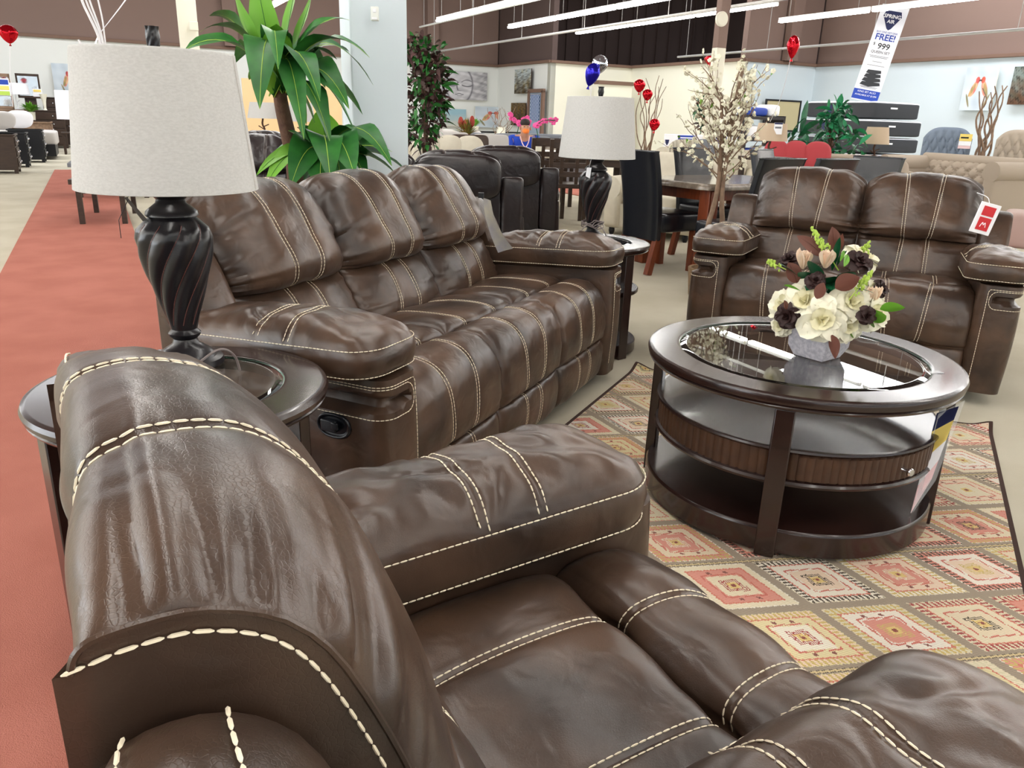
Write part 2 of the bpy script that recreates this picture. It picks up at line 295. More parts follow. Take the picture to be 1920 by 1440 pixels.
def gusset(mb, sh, yb, n=40, stitched=True, back=.012, big=1, v0=0, v1=1):
    """flat side panel between the rim of the pad and the line y=yb, with welt and a row of stitches"""
    for sg, i in ((-1, 0), (1, -1)):
        idx = np.linspace(int(v0*(sh['P'].shape[1]-1)), int(v1*(sh['P'].shape[1]-1)), n).astype(int); A = sh['P'][i, idx]; x = sg*sh['w']
        A = A.copy(); A[:, 0] = x; B = A.copy(); B[:, 1] = np.minimum(yb, A[:, 1]-.001); B[:, 2] = np.minimum(B[:, 2], A[0, 2] if A[0, 2] > .9 else 9); Mid = (A+B)/2
        G = np.stack([A, Mid, B], 1); mb.grid(G, 0, flip=(sg < 0), sm=False)
        mb.tube(A+np.array([sg*.0005, 0, 0]), .0024, 6)
        if stitched:
            T = np.gradient(A, axis=0); T /= np.linalg.norm(T, axis=1)[:, None]+1e-9; inn = np.cross(np.array([sg*1., 0, 0]), T); inn *= np.sign(-inn[len(inn)//2, 1]) if abs(inn[len(inn)//2, 1]) > .1 else np.sign(-inn[len(inn)//2, 2])
            Q = A+inn*back; Q[:, 0] = x+sg*.0012; Q = Q[Q[:, 1] > yb+.022] if A[0, 2] > .9 else Q; Q = np.vstack([[x+sg*.0012, yb+.004, Q[0, 2]-.003], Q]) if A[0, 2] > .9 else Q; mb.stitch(Q, np.tile([sg*1., 0, 0], (len(Q), 1)), 1, r=.0013*big)
def rrect(hx, hy, r, n, taper=0):
    """rounded rectangle outline, uniform arc length, starting mid back (-y) and going towards +x"""
    c = []
    for cx, cy, a0 in ((hx-r, -hy+r, -pi/2), (hx-r, hy-r, 0), (-hx+r, hy-r, pi/2), (-hx+r, -hy+r, pi)):
        for a in np.linspace(a0, a0+pi/2, 10): c.append((cx+r*cos(a), cy+r*sin(a)))
    c = np.array([(0, -hy)]+c+[(0, -hy)]); d = np.r_[0, np.cumsum(np.hypot(*np.diff(c, axis=0).T))]; t = np.linspace(0, d[-1], n+1)[:-1]
    p = np.stack([np.interp(t, d, c[:, 0]), np.interp(t, d, c[:, 1])], 1)
    if taper: p[:, 0] *= 1-taper*(hy-p[:, 1])/(2*hy)
    return p
def loop_normals(p):
    T = np.roll(p, -1, 0)-np.roll(p, 1, 0); T /= np.linalg.norm(T, axis=1)[:, None]; return np.stack([T[:, 1], -T[:, 0]], 1)
def arm_pad(sg, cx, M, parent, y0=.19, y1=.9, hx=.137, z0=.515, big=1, seed=3, res=1):
    n = int(150*res); hy = (y1-y0)/2; L = rrect(hx, hy, .085, n, .06); N = loop_normals(L)
    rows = [(0, .0, 0), (.5, .0, 0), (.86, .002, 0), (.95, .009, 0), (.985, .02, 0), (1., .034, 0), (1.012, .056, 0), (1.0, .08, 0), (.985, .086, 0)]
    T = np.linspace(1, 0, int(26*res)); H = .072
    P = [np.c_[L*s, np.full(n, z)] for s, z, _ in rows]
    for t in T[1:]: P.append(np.c_[L*(.985*t), np.full(n, .088+H*(1-t**2.7)**.62)])
    P = np.stack(P, 1); P[..., 0] *= sg
    lump = .004*n2(P[..., 0]*5, P[..., 1]*5, .55, seed)+.004*n2(P[..., 0]*9, P[..., 1]*9, .8, seed+1); top = np.clip((P[..., 2]-.085)/.03, 0, 1); P[..., 2] += lump*top
    r = np.random.RandomState(seed)
    for i in range(9):
        x = r.uniform(-hx, hx); y = -hy*.9+r.uniform(0, .35)*(1 if i < 6 else 3); a = r.uniform(-.7, .7)+(pi/2 if i % 2 else 0); q = (P[..., 0]-x)*cos(a)+(P[..., 1]-y)*sin(a); s = -(P[..., 0]-x)*sin(a)+(P[..., 1]-y)*cos(a)
        P[..., 2] -= top*r.uniform(.003, .008)*np.exp(-(q/.009)**2-(s/.06)**2)
    def zt(x, y):
        rr = (np.abs(x/(hx*.985))**5+np.abs(y/(hy*.985))**7)**(1/6.); return .088+H*np.clip(1-np.clip(rr, 0, 1)**2.7, 0, 1)**.62+.004*n2(x*5, y*5, .55, seed)+.004*n2(x*9, y*9, .8, seed+1)
    for yc in (-.02, .085):                       # the two seams across the top
        d = np.abs(P[..., 1]-yc); P[..., 2] -= top*(.004*np.exp(-(d/.007)**2)+.003*np.exp(-(d/.03)**2))
    tilt = RAD(3.0); P3 = P.copy(); P3[..., 2] += tilt*P[..., 1]
    mb = MB(); mb.grid(P3, 0, cu=True, flip=(sg < 0))
    for row, off in ((4, .002), (8, .002)):
        R_ = P3[:, row]; NN = np.c_[N[:, 0]*sg, N[:, 1], np.zeros(n)]; Q = np.vstack([R_, R_[:1]])+np.vstack([NN, NN[:1]])*off; mb.stitch(Q+np.array([0, 0, .004 if row == 8 else -.002]), np.vstack([NN, NN[:1]]), 1, r=.0013*big)
    # stitches follow the mesh surface: nearest-row interpolation
    flat = P3.reshape(-1, 3); tp = flat[flat[:, 2] > .085+z0*0]
    for yc in (-.02, .085):
        for g in (-.008, .008):
            xs = np.linspace(-hx*.97, hx*.97, 70); ln = []
            cand = tp[np.abs(tp[:, 1]-(yc+g)) < .012]
            o_ = np.argsort(cand[:, 0]); cx_, cz_ = cand[o_, 0], cand[o_, 2]; zs = np.interp(xs, cx_, np.convolve(cz_, np.ones(5)/5, 'same') if len(cz_) > 9 else cz_)
            zs[:2] = np.interp(xs[:2], cx_, cz_); zs[-2:] = np.interp(xs[-2:], cx_, cz_)
            z_s = np.convolve(np.pad(zs, 3, 'edge'), np.ones(7)/7, 'valid'); Q = np.c_[xs, np.full(70, yc+g), z_s+.0012]; T_ = np.gradient(Q, axis=0); NN = np.cross(T_, np.array([0, 1., 0])); NN *= np.sign(NN[:, 2:3]+1e-9); NN /= np.linalg.norm(NN, axis=1)[:, None]
            mb.stitch(Q, NN, 1, r=.0013*big)
    return mb.obj('armrest_pad', M, parent, loc=(cx, (y0+y1)/2, z0))
def arm_body(sg, cx, M, parent, y0=.0, y1=.9, hx=.088, z1=.53, big=1):
    n, nz = 190, 46; hy = (y1-y0)/2; L = rrect(hx, hy, .05, n); N = loop_normals(L); Z = np.linspace(.012, z1, nz); P = np.zeros((n, nz, 3)); P[..., 0] = L[:, None, 0]; P[..., 1] = L[:, None, 1]; P[..., 2] = Z[None]
    x, y = P[..., 0], P[..., 1]; NN = np.zeros_like(P); NN[..., 0] = N[:, None, 0]; NN[..., 1] = N[:, None, 1]
    # storage slit running along the outer side and round the front corner
    per = np.where(x > hx-.052, (y+hy), 2*hy+(hx-x)); per = np.where((y > hy-.052), 2*hy+(hx-x)*.9, per); front_end = 2*hy+2*hx*.62; inside = (x > -hx+.05)
    s0 = hy*1.05; t = np.clip((per-s0)/(front_end-s0), 0, 1); mid = .455+.01*t; half = .026*np.sqrt(np.clip(1-t**6, 0, 1))*np.clip((per-s0)/.12, 0, 1)
    dz = (P[..., 2]-mid); dep = np.clip(1-(np.abs(dz)/(half+1e-5))**4, 0, 1)*(per > s0)*(per < front_end)*inside; P -= NN*(dep*.03)[..., None]
    bulge = .010*np.sin(pi*np.clip((P[..., 2]-.035)/(z1-.035), 0, 1)); P += NN*bulge[..., None]; P[..., 0] *= sg
    top = P[:, -1].copy(); mb = MB(); mb.grid(P, 0, cu=True, flip=(sg < 0)); c = top.mean(0)
    mb.grid(np.stack([top, top*.5+c*.5, np.tile(c, (n, 1))], 1), 0, cu=True, flip=(sg < 0)); 
    def path(ps):                                 # ps: list of (perimeter, z) on the outer face -> stitches
        ps = np.array(ps); Q = []; W = []
        for s, z in ps:
            if s < 2*hy-.05: q = (hx, s-hy); w = (1, 0)
            elif s < 2*hy+.03: a = (s-(2*hy-.05))/.08*pi/2; q = (hx-.05+.05*cos(a), hy-.05+.05*sin(a)); w = (cos(a), sin(a))
            else: q = (hx-.05-(s-2*hy-.03), hy); w = (0, 1)
            b = .010*sin(pi*min(1, max(0, (z-.035)/(z1-.035))))+.0015; Q.append((sg*(q[0]+w[0]*b), q[1]+w[1]*b, z)); W.append((sg*w[0], w[1], 0))
        mb.stitch(Q, W, 1, r=.0012*big)
    e = 2*hy+.115; a = np.linspace(s0+.1, e-.03, 50)
    path([(q, .455+.01+.04) for q in a]+[(e-.03+.028*sin(t), .463+.04*cos(t)) for t in np.linspace(0, pi, 16)]+[(q, .455-.033) for q in a[::-1]])
    path([(q, z1-.018) for q in np.linspace(s0-.1, e+.0, 60)]+[(e+.006, z) for z in np.linspace(z1-.03, .06, 40)])
    return mb.obj('arm_panel', M, parent, loc=(cx, (y0+y1)/2, 0))
def seating(name, label, cat, O, th, n, s, M=None, wing_top=.80, big=1, res=1, lever=(), group=None, seed=0, pad_off=.066, shell=.80, htop=0., pad_y1=.9, arm_y0=0., wing_y=0., roll=False):
    M = M or [LEA, THR]; root = thing(name, label, cat, (O[0], O[1], 0), RAD(th-90), group); w = s/2-.002; W = n*s; k = res
    sv = -w*.40
    hs = [(-w*.38, -w*.20), (w*.38, w*.20)]; ls = [(-w*.20, -w*.25), (w*.20, w*.25)]; ss = [(-.12, -.12), (.12, .12)]; bs = [(-.12, -.068), (.12, .068)]; ks = [(-.068, -.066), (.068, .066)]
    proto = {}
    for i in range(n):
        cx = -W/2+s*(i+.5)
        if i == 0:
            H = sheet(w, ([(-.022, .90), (-.022, .935), (-.008, .966), (.05, .978), (.12, .962), (.183, .89), (.224, .79), (.250, .71), (.254, .655), (.21, .628)] if big > 1 else [(-.022, .90), (-.022, .935), (-.008, .968), (.05, .982), (.13, .968), (.21, .89), (.262, .79), (.288, .71), (.282, .645), (.205, .626)]), [(-.024, .92), (-.02, .934), (-.005, .939), (.045, .940), (.10, .908), (.14, .82), (.168, .74), (.188, .68), (.198, .65), (.195, .632)],
                      int(130*k), int(110*k), p=2.3 if big > 1 else 2.6, q=1.6 if big > 1 else 1.8, seams=hs, folds=15 if big > 1 else 15, seed=11+seed, fold_amp=.0145 if big > 1 else .0120, soft=.0035, fold_side=-1 if big > 1 else 0)
            H['P'][..., 2] -= (.045*(H['P'][..., 0] < 0) if big > 1 else .042)*(np.abs(H['P'][..., 0]/w)**4)*np.clip((H['P'][..., 2]-.66)/.26, 0, 1); H['P'][..., 1] += (0 if big > 1 else .022)*np.exp(-((H['P'][..., 2]-.72)/.07)**2)*np.clip(1-np.abs(H['P'][..., 0]/w)**3, 0, 1)*(H['P'][..., 1] > .15); mb = MB(); mb.grid(H['P']); pairs(mb, H, hs, .10, .97, big=big); gusset(mb, H, -.032, big=big, v1=.97); proto['headrest'] = mb.obj('headrest', M, root, loc=(cx, 0, 0))
            B = sheet(w, [(.19, .645), (.225, .648), (.28, .61), (.325, .53), (.345, .47), (.33, .42)], [(.17, .645), (.185, .643), (.208, .60), (.25, .53), (.29, .46), (.31, .42)],
                      int(80*k), int(56*k), seams=ls, folds=12, seed=23+seed, fold_amp=.005, dips=[(-.75, .2, .25, .2, .01), (.75, .2, .25, .2, .01)])
            mb = MB(); mb.grid(B['P']); pairs(mb, B, ls, .2, .95, big=big); gusset(mb, B, .06, big=big); proto['lower_back_cushion'] = mb.obj('lower_back_cushion', M, root, loc=(cx, 0, 0))
            S = sheet(w, [(.28, .43), (.33, .462), (.45, .482), (.585, .487), (.645, .478), (.664, .452), (.664, .43)], [(.28, .42), (.33, .435), (.45, .445), (.585, .447), (.64, .443), (.66, .43), (.664, .42)],
                      int(80*k), int(60*k), p=8, q=2.2, seams=ss, folds=0, seed=31+seed, soft=.004, dips=[(-.41, .9, .12, .2, .012), (.41, .9, .12, .2, .012)])
            S2 = S; mb = MB(); mb.grid(S['P']); pairs(mb, S, ss, .1, .93, big=big); A = S['P'][:, -1].copy(); 
            for q in (0, -1):
                E_ = S['P'][q]; D_ = E_.copy(); D_[:, 2] = .30; mb.grid(np.stack([E_, D_], 1), 0, flip=(q == 0))
            proto['seat_cushion'] = mb.obj('seat_cushion', M, root, loc=(cx, 0, 0))
            F_ = sheet(w, [(.664, .43), (.666, .46), (.70, .488), (.775, .492), (.845, .468), (.892, .40), (.905, .30), (.90, .23), (.872, .205)], [(.664, .42), (.668, .44), (.70, .452), (.765, .456), (.82, .44), (.862, .38), (.876, .30), (.872, .23), (.86, .205)],
                       int(80*k), int(90*k), p=7, q=2.2, seams=bs, folds=10, seed=41+seed, fold_amp=.004, soft=.003, dips=[(-.41, .08, .15, .1, .010), (.41, .08, .15, .1, .010)])
            mb = MB(); mb.grid(F_['P']); pairs(mb, F_, bs, .08, .97, big=big)
            for q in (0, -1):
                E_ = F_['P'][q]; D_ = E_.copy(); D_[:, 1] = np.minimum(.66, D_[:, 1]-.01); D_[:, 2] = np.minimum(D_[:, 2], .43); mb.grid(np.stack([E_, D_], 1), 0, flip=(q == 0))
            proto['front_bolster'] = mb.obj('front_bolster', M, root, loc=(cx, 0, 0))
            K = sheet(w, [(.86, .205), (.885, .20), (.90, .16), (.90, .10), (.885, .03), (.85, .012)], [(.845, .205), (.862, .20), (.87, .16), (.87, .10), (.86, .03), (.84, .012)], int(50*k), int(30*k), p=7, q=2.2, seams=ks, folds=0, seed=51, soft=.003)
            mb = MB(); mb.grid(K['P']); pairs(mb, K, ks, .1, .9, big=big)
            for q in (0, -1):
                E_ = K['P'][q]; D_ = E_.copy(); D_[:, 1] = .70; mb.grid(np.stack([E_, D_], 1), 0, flip=(q == 0))
            proto['kick_panel'] = mb.obj('kick_panel', M, root, loc=(cx, 0, 0))
        else:
            for pn in list(proto): c = proto[pn].copy(); COL.objects.link(c); c.parent = root; c.location = (cx, 0, 0); c.scale = (-1 if i % 2 else 1, 1, 1)
    for sg in (-1, 1):
        arm_pad(sg, sg*(W/2+pad_off), M, root, big=big, z0=.496 if big > 1 else .515, y1=pad_y1, seed=3+seed+(sg > 0)*4, res=max(1, k*.9)); a = arm_body(sg, sg*(W/2+max(.09, pad_off-.025)), M, root, big=big, y0=arm_y0)
        # wing beside the back: a padded slab leaning with the backrest
        side = chai([(-.03, .30), (-.03, .60), (-.03, wing_top-.02), (-.01, wing_top+.01), (.05, wing_top+.005), (.10, wing_top-.05), (.155, .66), (.20, .56), (.215, .50), (.215, .30)], 2); nx = 14; hxw = .078; P = np.zeros((nx, len(side), 3)); cen = side.mean(0)
        for i_, t in enumerate(np.linspace(-1, 1, nx)):
            e = (1-abs(t)**4)**.5 if abs(t) < 1 else 0; rr = .80+.20*e; P[i_, :, 0] = t*hxw*1.0; P[i_, :, 1] = cen[0]+(side[:, 0]-cen[0])*rr; P[i_, :, 2] = cen[1]+(side[:, 1]-cen[1])*(.93+.07*e)
        mb = MB(); mb.grid(P); 
        for q in (0, -1): mb.add(P[q], [tuple(range(len(side)))[::1 if q else -1]], 0, True)
        for yo in ((-.008, .042) if big > 1 else ()):
            j = int(np.argmin(np.abs(side[:, 0]-yo)+(side[:, 1] < wing_top-.05)*9)); mb.stitch(P[1:-1, j]+normals(P)[1:-1, j]*.002, normals(P)[1:-1, j], 1, r=.0014*big)
        mb.obj('back_wing', M, root, loc=(sg*(W/2+.082), wing_y, 0))
    if roll:
        for i in range(n): mb = MB(); P_ = pillowbox(mb, (0, -.03, .80), (s*.99, .15, .30), p=4, n=18); mb.obj('back_roll', M, root, loc=(-W/2+s*(i+.5), 0, 0))
    mb = MB(); mb.box((0, -.005, .035+(shell-.035)/2), (W+(.27 if big > 1 else .0), .04, shell-.035)); mb.box((0, .12, .20), (W-.01, .26, .30)); mb.obj('back_shell', M, root, bev=.012, seg=3)
    for sx in (-1, 1):
        for sy in (.15, .62): g_ = MB(); g_.lathe([(.022, -.058), (.022, -.05), (.016, .0), (.016, .06)], 12, (sx*(W/2-.02), sy, 0)); g_.obj('glide', BLK, root)
    for sg in lever:
        x = sg*(W/2+max(.09, pad_off-.025)+.088+.010); l = MB(); a = np.arange(28)*2*pi/28; o = lambda sx, sz, xx: np.c_[np.full(28, xx), sx*np.sign(np.cos(a))*np.abs(np.cos(a))**.8, sz*np.sin(a)]
        R_ = np.stack([o(.056, .037, -.004), o(.056, .037, .004), o(.050, .031, .006), o(.046, .027, .0), o(0, 0, -.001)], 1); R_[..., 0] *= sg; l.grid(R_, 0, cu=True, flip=(sg > 0))
        l.box((sg*.006, -.012, 0), (.012, .05, .034), 0); l.box((sg*.010, .010, .003), (.008, .022, .022), 0)
        l.obj('release_lever', BLK, root, bev=.003, loc=(x, .74, .385))['label'] = 'black plastic reclining lever in an oval recess'
    return root

# ------------------------------------------------------------------ the building (built along its own axes R and L)
WH = 3.0; TOPZ = 6.4
def rlbox(mb, r0, r1, l0, l1, z0, z1, m=0): mb.box(((r0+r1)/2, (l0+l1)/2, (z0+z1)/2), (abs(r1-r0), abs(l1-l0), z1-z0), m); return mb
def rlobj(mb, name, mats, bev=0, parent=None): return mb.obj(name, mats, parent, bev, rz=PHI if parent is None else None)
def setting():
    m = MB(); rlbox(m, -12.3, 20.6, -8.3, 28.8, -.12, 0); struct(rlobj(m, 'floor', BEI))
    m = MB(); rlbox(m, -12.3, 24.5, -8.3, 28.8, TOPZ, TOPZ+.1); struct(rlobj(m, 'ceiling', BRD))
    m = MB(); rlbox(m, -.72, .25, -7.9, 17.3, 0, .012); struct(rlobj(m, 'floor_aisle', RED))
    m = MB(); rlbox(m, 7.1, 8.2, -7.9, 16.2, 0, .012); struct(rlobj(m, 'floor_cross_aisle', RED))
    def wall(name, a, b, low=WHT, high=BRW, zt=TOPZ, trim=True, th=.2, side=1):
        a = np.array(a, float); b = np.array(b, float); L = np.linalg.norm(b-a); t = (b-a)/L; nrm = np.array([-t[1], t[0]])*side; c = (a+b)/2+nrm*th/2; rz = math.atan2(t[1], t[0])
        e = empty(name, (*RL(*((a+b)/2)), 0), rz+PHI); e['kind'] = 'structure'
        m = MB(); m.box((0, side*th/2, WH/2), (L, th, WH)); o = m.obj(name+'_panel', low, e)
        if zt > WH: m = MB(); m.box((0, side*(th/2+.03), (WH+zt)/2), (L, th, zt-WH)); m.obj(name+'_upper_panel', high, e)
        if trim: m = MB(); m.box((0, side*(th/2-.03)-side*.02, WH+.04), (L+.05, th+.08, .09)); m.obj(name+'_rail', TRM, e, .01)
        return e
    wall('wall_left', (13.9, 28.3), (-12.1, 28.3), side=-1); wall('wall_corner', (13.9, 28.3), (13.9, 24.3), low=WHT, high=BRD)
    wall('wall_back', (13.9, 24.3), (17.2, 24.3), low=WHC, zt=WH); wall('wall_partition', (17.2, 24.3), (17.2, 18.75), low=WHC, zt=WH)
    wall('wall_alcove', (17.3, 18.75), (20.2, 18.75), low=WCL); wall('wall_right', (20.2, 18.75), (20.2, -8.1), low=WCL)
    m = MB(); m.box((19.2, 28.5, 3.2), (10.6, .2, 6.4))
    for r in np.arange(14.4, 24.3, .62): m.box((r, 28.36, 4.7), (.07, .10, 3.4))
    struct(rlobj(m, 'wall_rear', BRD))
    m = MB(); m.box((24.4, 23.4, 4.7), (.2, 10.4, 3.4)); struct(rlobj(m, 'wall_rear_return', BRD))
    # side and front walls behind the camera, with glazed shop-front openings
    for nm, ax in (('wall_side', 0), ('wall_front', 1)):
        m = MB()
        if ax: rlbox(m, -12.1, 20.3, -8.2, -8.0, 0, .5); rlbox(m, -12.1, 20.3, -8.2, -8.0, 3.4, TOPZ); rlbox(m, 12.6, 20.3, -8.2, -8.0, .5, 3.4)
        else: rlbox(m, -12.2, -12.0, -8.1, 28.4, 0, .5); rlbox(m, -12.2, -12.0, -8.1, 28.4, 3.4, TOPZ); rlbox(m, -12.2, -12.0, 14.5, 28.4, .5, 3.4)
        struct(rlobj(m, nm, WHT))
    for i, (r, l, d) in enumerate(((.3, -8.1, (24.4, .04, 2.9)), (-12.1, 3.2, (.04, 22.4, 2.9)))):
        m = MB(); m.box((r, l, 1.95), d); struct(rlobj(m, 'window_%d' % (i+1), GLS))
    # pilasters on the brown upper walls
    for i, (r, l) in enumerate(((-3.3, 28.2), (4.3, 28.2), (11.2, 28.2), (18.9, 18.6))):
        m = MB(); m.box((r, l, (WH+TOPZ)/2+.05), (.42, .24, TOPZ-WH-.1)); struct(rlobj(m, 'trim_%d' % (i+1), BRW if i < 4 else BRD))
setting()

# fluorescent strips: continuous rows of fixtures along L, hung from the roof
STZ = 3.4
def strips():
    fx = thing('strip_light', 'white fluorescent strip light hanging in a continuous overhead row', 'light fixture')
    m = MB(); m.box((0, 0, .045), (.05, 2.36, .05)); m.box((0, 0, .016), (.06, 2.36, .008)); m.obj('reflector', WHT, fx)
    m = MB(); m.box((0, 0, -.010), (.11, 2.30, .044)); m.obj('fluorescent_tube', TUB, fx, .012)
    for y in (-.9, .9): m = MB(); m.tube([(0, y, .07), (0, y, TOPZ-STZ)], .006, 5); m.obj('hanging_rod', MET, fx)
    first = True; c0 = -1.34; ends = {3.9: 19.6, 5.87: 9, 7.83: 19.4, 9.8: 19.4, 11.77: 19.3, 13.73: 14.0, 1.93: 13, -.04: 10, -4: 14, -8: 18, -6: 18, -10: 18, 15.7: 7, 17.6: 9, 19.3: 7}  # some unseen side rows are added to brighten the walls
    names = {7.83: 'left of the three fluorescent strip rows over the middle of the shop', 9.8: 'middle fluorescent strip row, the one mirrored in the round glass table top', 11.77: 'fluorescent strip row that passes the brown column', 13.73: 'rightmost fluorescent strip row, passing in front of the tall banner', 3.9: 'fluorescent strip whose end shows above the dracaena leaves', }
    for r, l1 in ends.items():
        k = 0; l = l1-1.2
        while l > {3.9: 10, 7.83: 10, 11.77: 11}.get(r, -7):
            p = RL(r, l); lab = names.get(r, 'white fluorescent strip light in an overhead row outside the photo')
            if first: o = fx; o.location = (p[0], p[1], STZ); o.rotation_euler[2] = PHI; o['label'] = lab; first = False
            else: o = again(fx, lab, (p[0], p[1], STZ), PHI)
            o['group'] = 'strip lights in row: '+lab[:40]
            l -= 2.42; k += 1
strips()
def pipes():
    for nm, lab, r, l0, l1, z, rods in (('left', 'white ceiling pipe on the left that meets the white column', 10.2, -7, 26.8, 4.0, 3.0), ('middle', 'long white ceiling pipe crossing above the cream lamp and blossom tree', 10.4, -7, 26.4, 3.2, 3.1), ('right', 'white pipe on the right running behind the red balloon and banner', 16.1, -7, 20.4, 3.12, 3.3)):
        o = thing('ceiling_pipe', lab, 'pipe', (*RL(r, 0), z), PHI); m = MB(); m.tube([(0, l0, 0), (0, l1, 0)], .03, 8); m.obj('pipe', MET if nm != 'left' else WHT, o)
        for y in np.arange(l1-.4, l0+1, -rods): m = MB(); m.tube([(0, y, 0), (0, y, TOPZ-z)], .008, 5); m.obj('hanging_rod', MET, o)
pipes()

# ------------------------------------------------------------------ columns
def column(name, label, x0, x1, ypx, D, m, depth=None, upper=None, zsplit=None, rz=None):
    a = atd(x0, ypx, D); b = atd(x1, ypx, D); w = math.hypot(*(b-a)[:2]); c = (a+b)/2; rz = math.atan2(b[1]-a[1], b[0]-a[0]) if rz is None else rz; depth = depth or w
    n = np.array([-sin(rz), cos(rz)]); e = tag(empty(name, (c[0]+n[0]*depth/2, c[1]+n[1]*depth/2, 0), rz), label, 'column'); e['kind'] = 'structure'; del e['category']; del e['label']
    mb = MB(); mb.box((0, 0, (zsplit or TOPZ)/2), (w, depth, zsplit or TOPZ)); mb.obj('shaft', m, e, .008)
    if upper: mb = MB(); mb.box((0, 0, (zsplit+TOPZ)/2), (w, depth, TOPZ-zsplit)); mb.obj('upper_shaft', upper, e, .008)
    return e, w, depth
col1, w1, d1 = column('trim_column', '', 657, 768, 150, 4.66, WCL, depth=.20, rz=PHI)
th = thing('thermostat', 'small white plastic box mounted high on the wide white column', 'sensor', tuple(atd(703, 26, 4.60))); m = MB(); m.box((0, -.004, 0), (.042, .018, .07)); m.obj('casing', WHT, th, .004); m = MB(); m.box((0, -.014, .014), (.018, .006, .018)); m.box((0, -.014, -.024), (.03, .006, .012)); m.obj('button', PAP, th, .002)
col2, w2, d2 = column('trim_column', '', 333, 370, 40, 13.0, WHC, depth=.36)
o = MB().box((0, 0, 0), (.12, .05, .12)).obj('junction_box', WHC, None, .01, loc=tuple(atd(363, 49, 12.9)), rz=RAD(25)); tag(o, 'small cream box on the narrow cream column at upper left', 'electrical box')
col3, w3, d3 = column('trim_column', '', 1346, 1368, 60, 12.5, WHC, depth=.12, upper=BRW, zsplit=2.25, rz=PHI)
sp = thing('speaker', 'round cream speaker disc high on the brown column', 'speaker', tuple(atd(1351, 36, 12.42)), RAD(24)); m = MB(); m.lathe([(0, 0), (.085, 0), (.10, .012), (.10, .04), (.08, .05)], 28); o = m.obj('grille', WHC, sp); o.rotation_euler[0] = RAD(90)

# ------------------------------------------------------------------ round tables with glass tops
def ring(mb, r0, r1, z0, z1, c=(0, 0, 0), n=72, m=0, mould=True):
    """annular top with a moulded outer edge"""
    h = z1-z0; P = [(r0, z0), (r0, z1), (r0+.004, z1+.001), (r1-.012, z1), (r1-.004, z1-.003), (r1, z1-.012), (r1-.003, z0+h*.45), (r1-.012, z0+h*.42), (r1-.010, z0+h*.36), (r1-.006, z0+h*.26), (r1-.010, z0+h*.12), (r1-.022, z0+h*.06), (r1-.026, z0), (r0, z0)]
    return mb.lathe(P, n, c, m, cap=False)
def coffee_table():
    c = (.925, 2.406); T = thing('coffee_table', 'round dark wood coffee table with glass centre and ribbed drawer on the rug', 'coffee table', (*c, .009), RAD(22.4))
    m = MB(); ring(m, .383, .483, .452, .500, n=96); m.obj('table_top', ESP, T)
    m = MB(); m.lathe([(0, .487), (.384, .487), (.384, .492), (.360, .4995), (0, .4995)], 96, m=0, cap=False); m.obj('glass_inset', GLS, T)
    m = MB(); m.lathe([(.3795, .4965), (.3835, .4965), (.3835, .488), (.3795, .488)], 96, cap=False); m.obj('glass_edge', GLE, T)
    # drawer drum: shelf top, moulding, ribbed band, moulding
    m = MB(); m.lathe([(0, .333), (.430, .333), (.438, .331), (.440, .325), (.433, .318), (.426, .314)], 96); m.lathe([(.426, .238), (.436, .234), (.440, .227), (.436, .219), (.42, .215), (0, .215)], 96); m.obj('shelf', ESP, T)
    m = MB(); n = 96*5; a = np.arange(n)*2*pi/n; rr = .428-.0035*(np.arange(n) % 5 == 0); P = np.zeros((n, 2, 3))
    for j, z in enumerate((.236, .316)): P[:, j, 0] = rr*np.cos(a); P[:, j, 1] = rr*np.sin(a); P[:, j, 2] = z
    m.grid(P, 0, cu=True, sm=False); m.obj('ribbed_band', RIB, T)
    dr = MB(); P = []; a0 = RAD(-89); a1 = RAD(-46)   # drawer front lies between the front leg and the right leg
    a0, a1 = RAD(-128), RAD(-52); aa = np.linspace(a0, a1, 100); P = np.zeros((100, 2, 3)); rr = .4325-.0035*(np.arange(100) % 4 == 0)
    for j, z in enumerate((.240, .312)): P[:, j, 0] = rr*np.cos(aa); P[:, j, 1] = rr*np.sin(aa); P[:, j, 2] = z
    dr.grid(P, 0, sm=False); d = dr.obj('drawer_front', RIB, T)
    ka = RAD(-63-22.4); k = MB(); k.lathe([(.0, 0), (.008, 0), (.006, .006), (.005, .016), (.011, .02), (.0125, .027), (.010, .031), (0, .032)], 20); ko = k.obj('knob', CHR, d); ko.location = (.431*cos(ka), .431*sin(ka), .272); ko.rotation_euler = (0, RAD(90), ka)
    m = MB(); m.lathe([(0, .010), (.450, .010), (.455, .014), (.455, .080), (.449, .088), (0, .088)], 96); m.obj('base_shelf', ESP, T)
    for q in range(4):
        a = RAD(-135+90*q); L = MB(); L.beam((.449*cos(a), .449*sin(a), 0), (.444*cos(a), .444*sin(a), .455), .034, .056, upv=(-sin(a), cos(a), 0)); L.obj('leg', ESP, T, .004)
    return T
coffee_table()
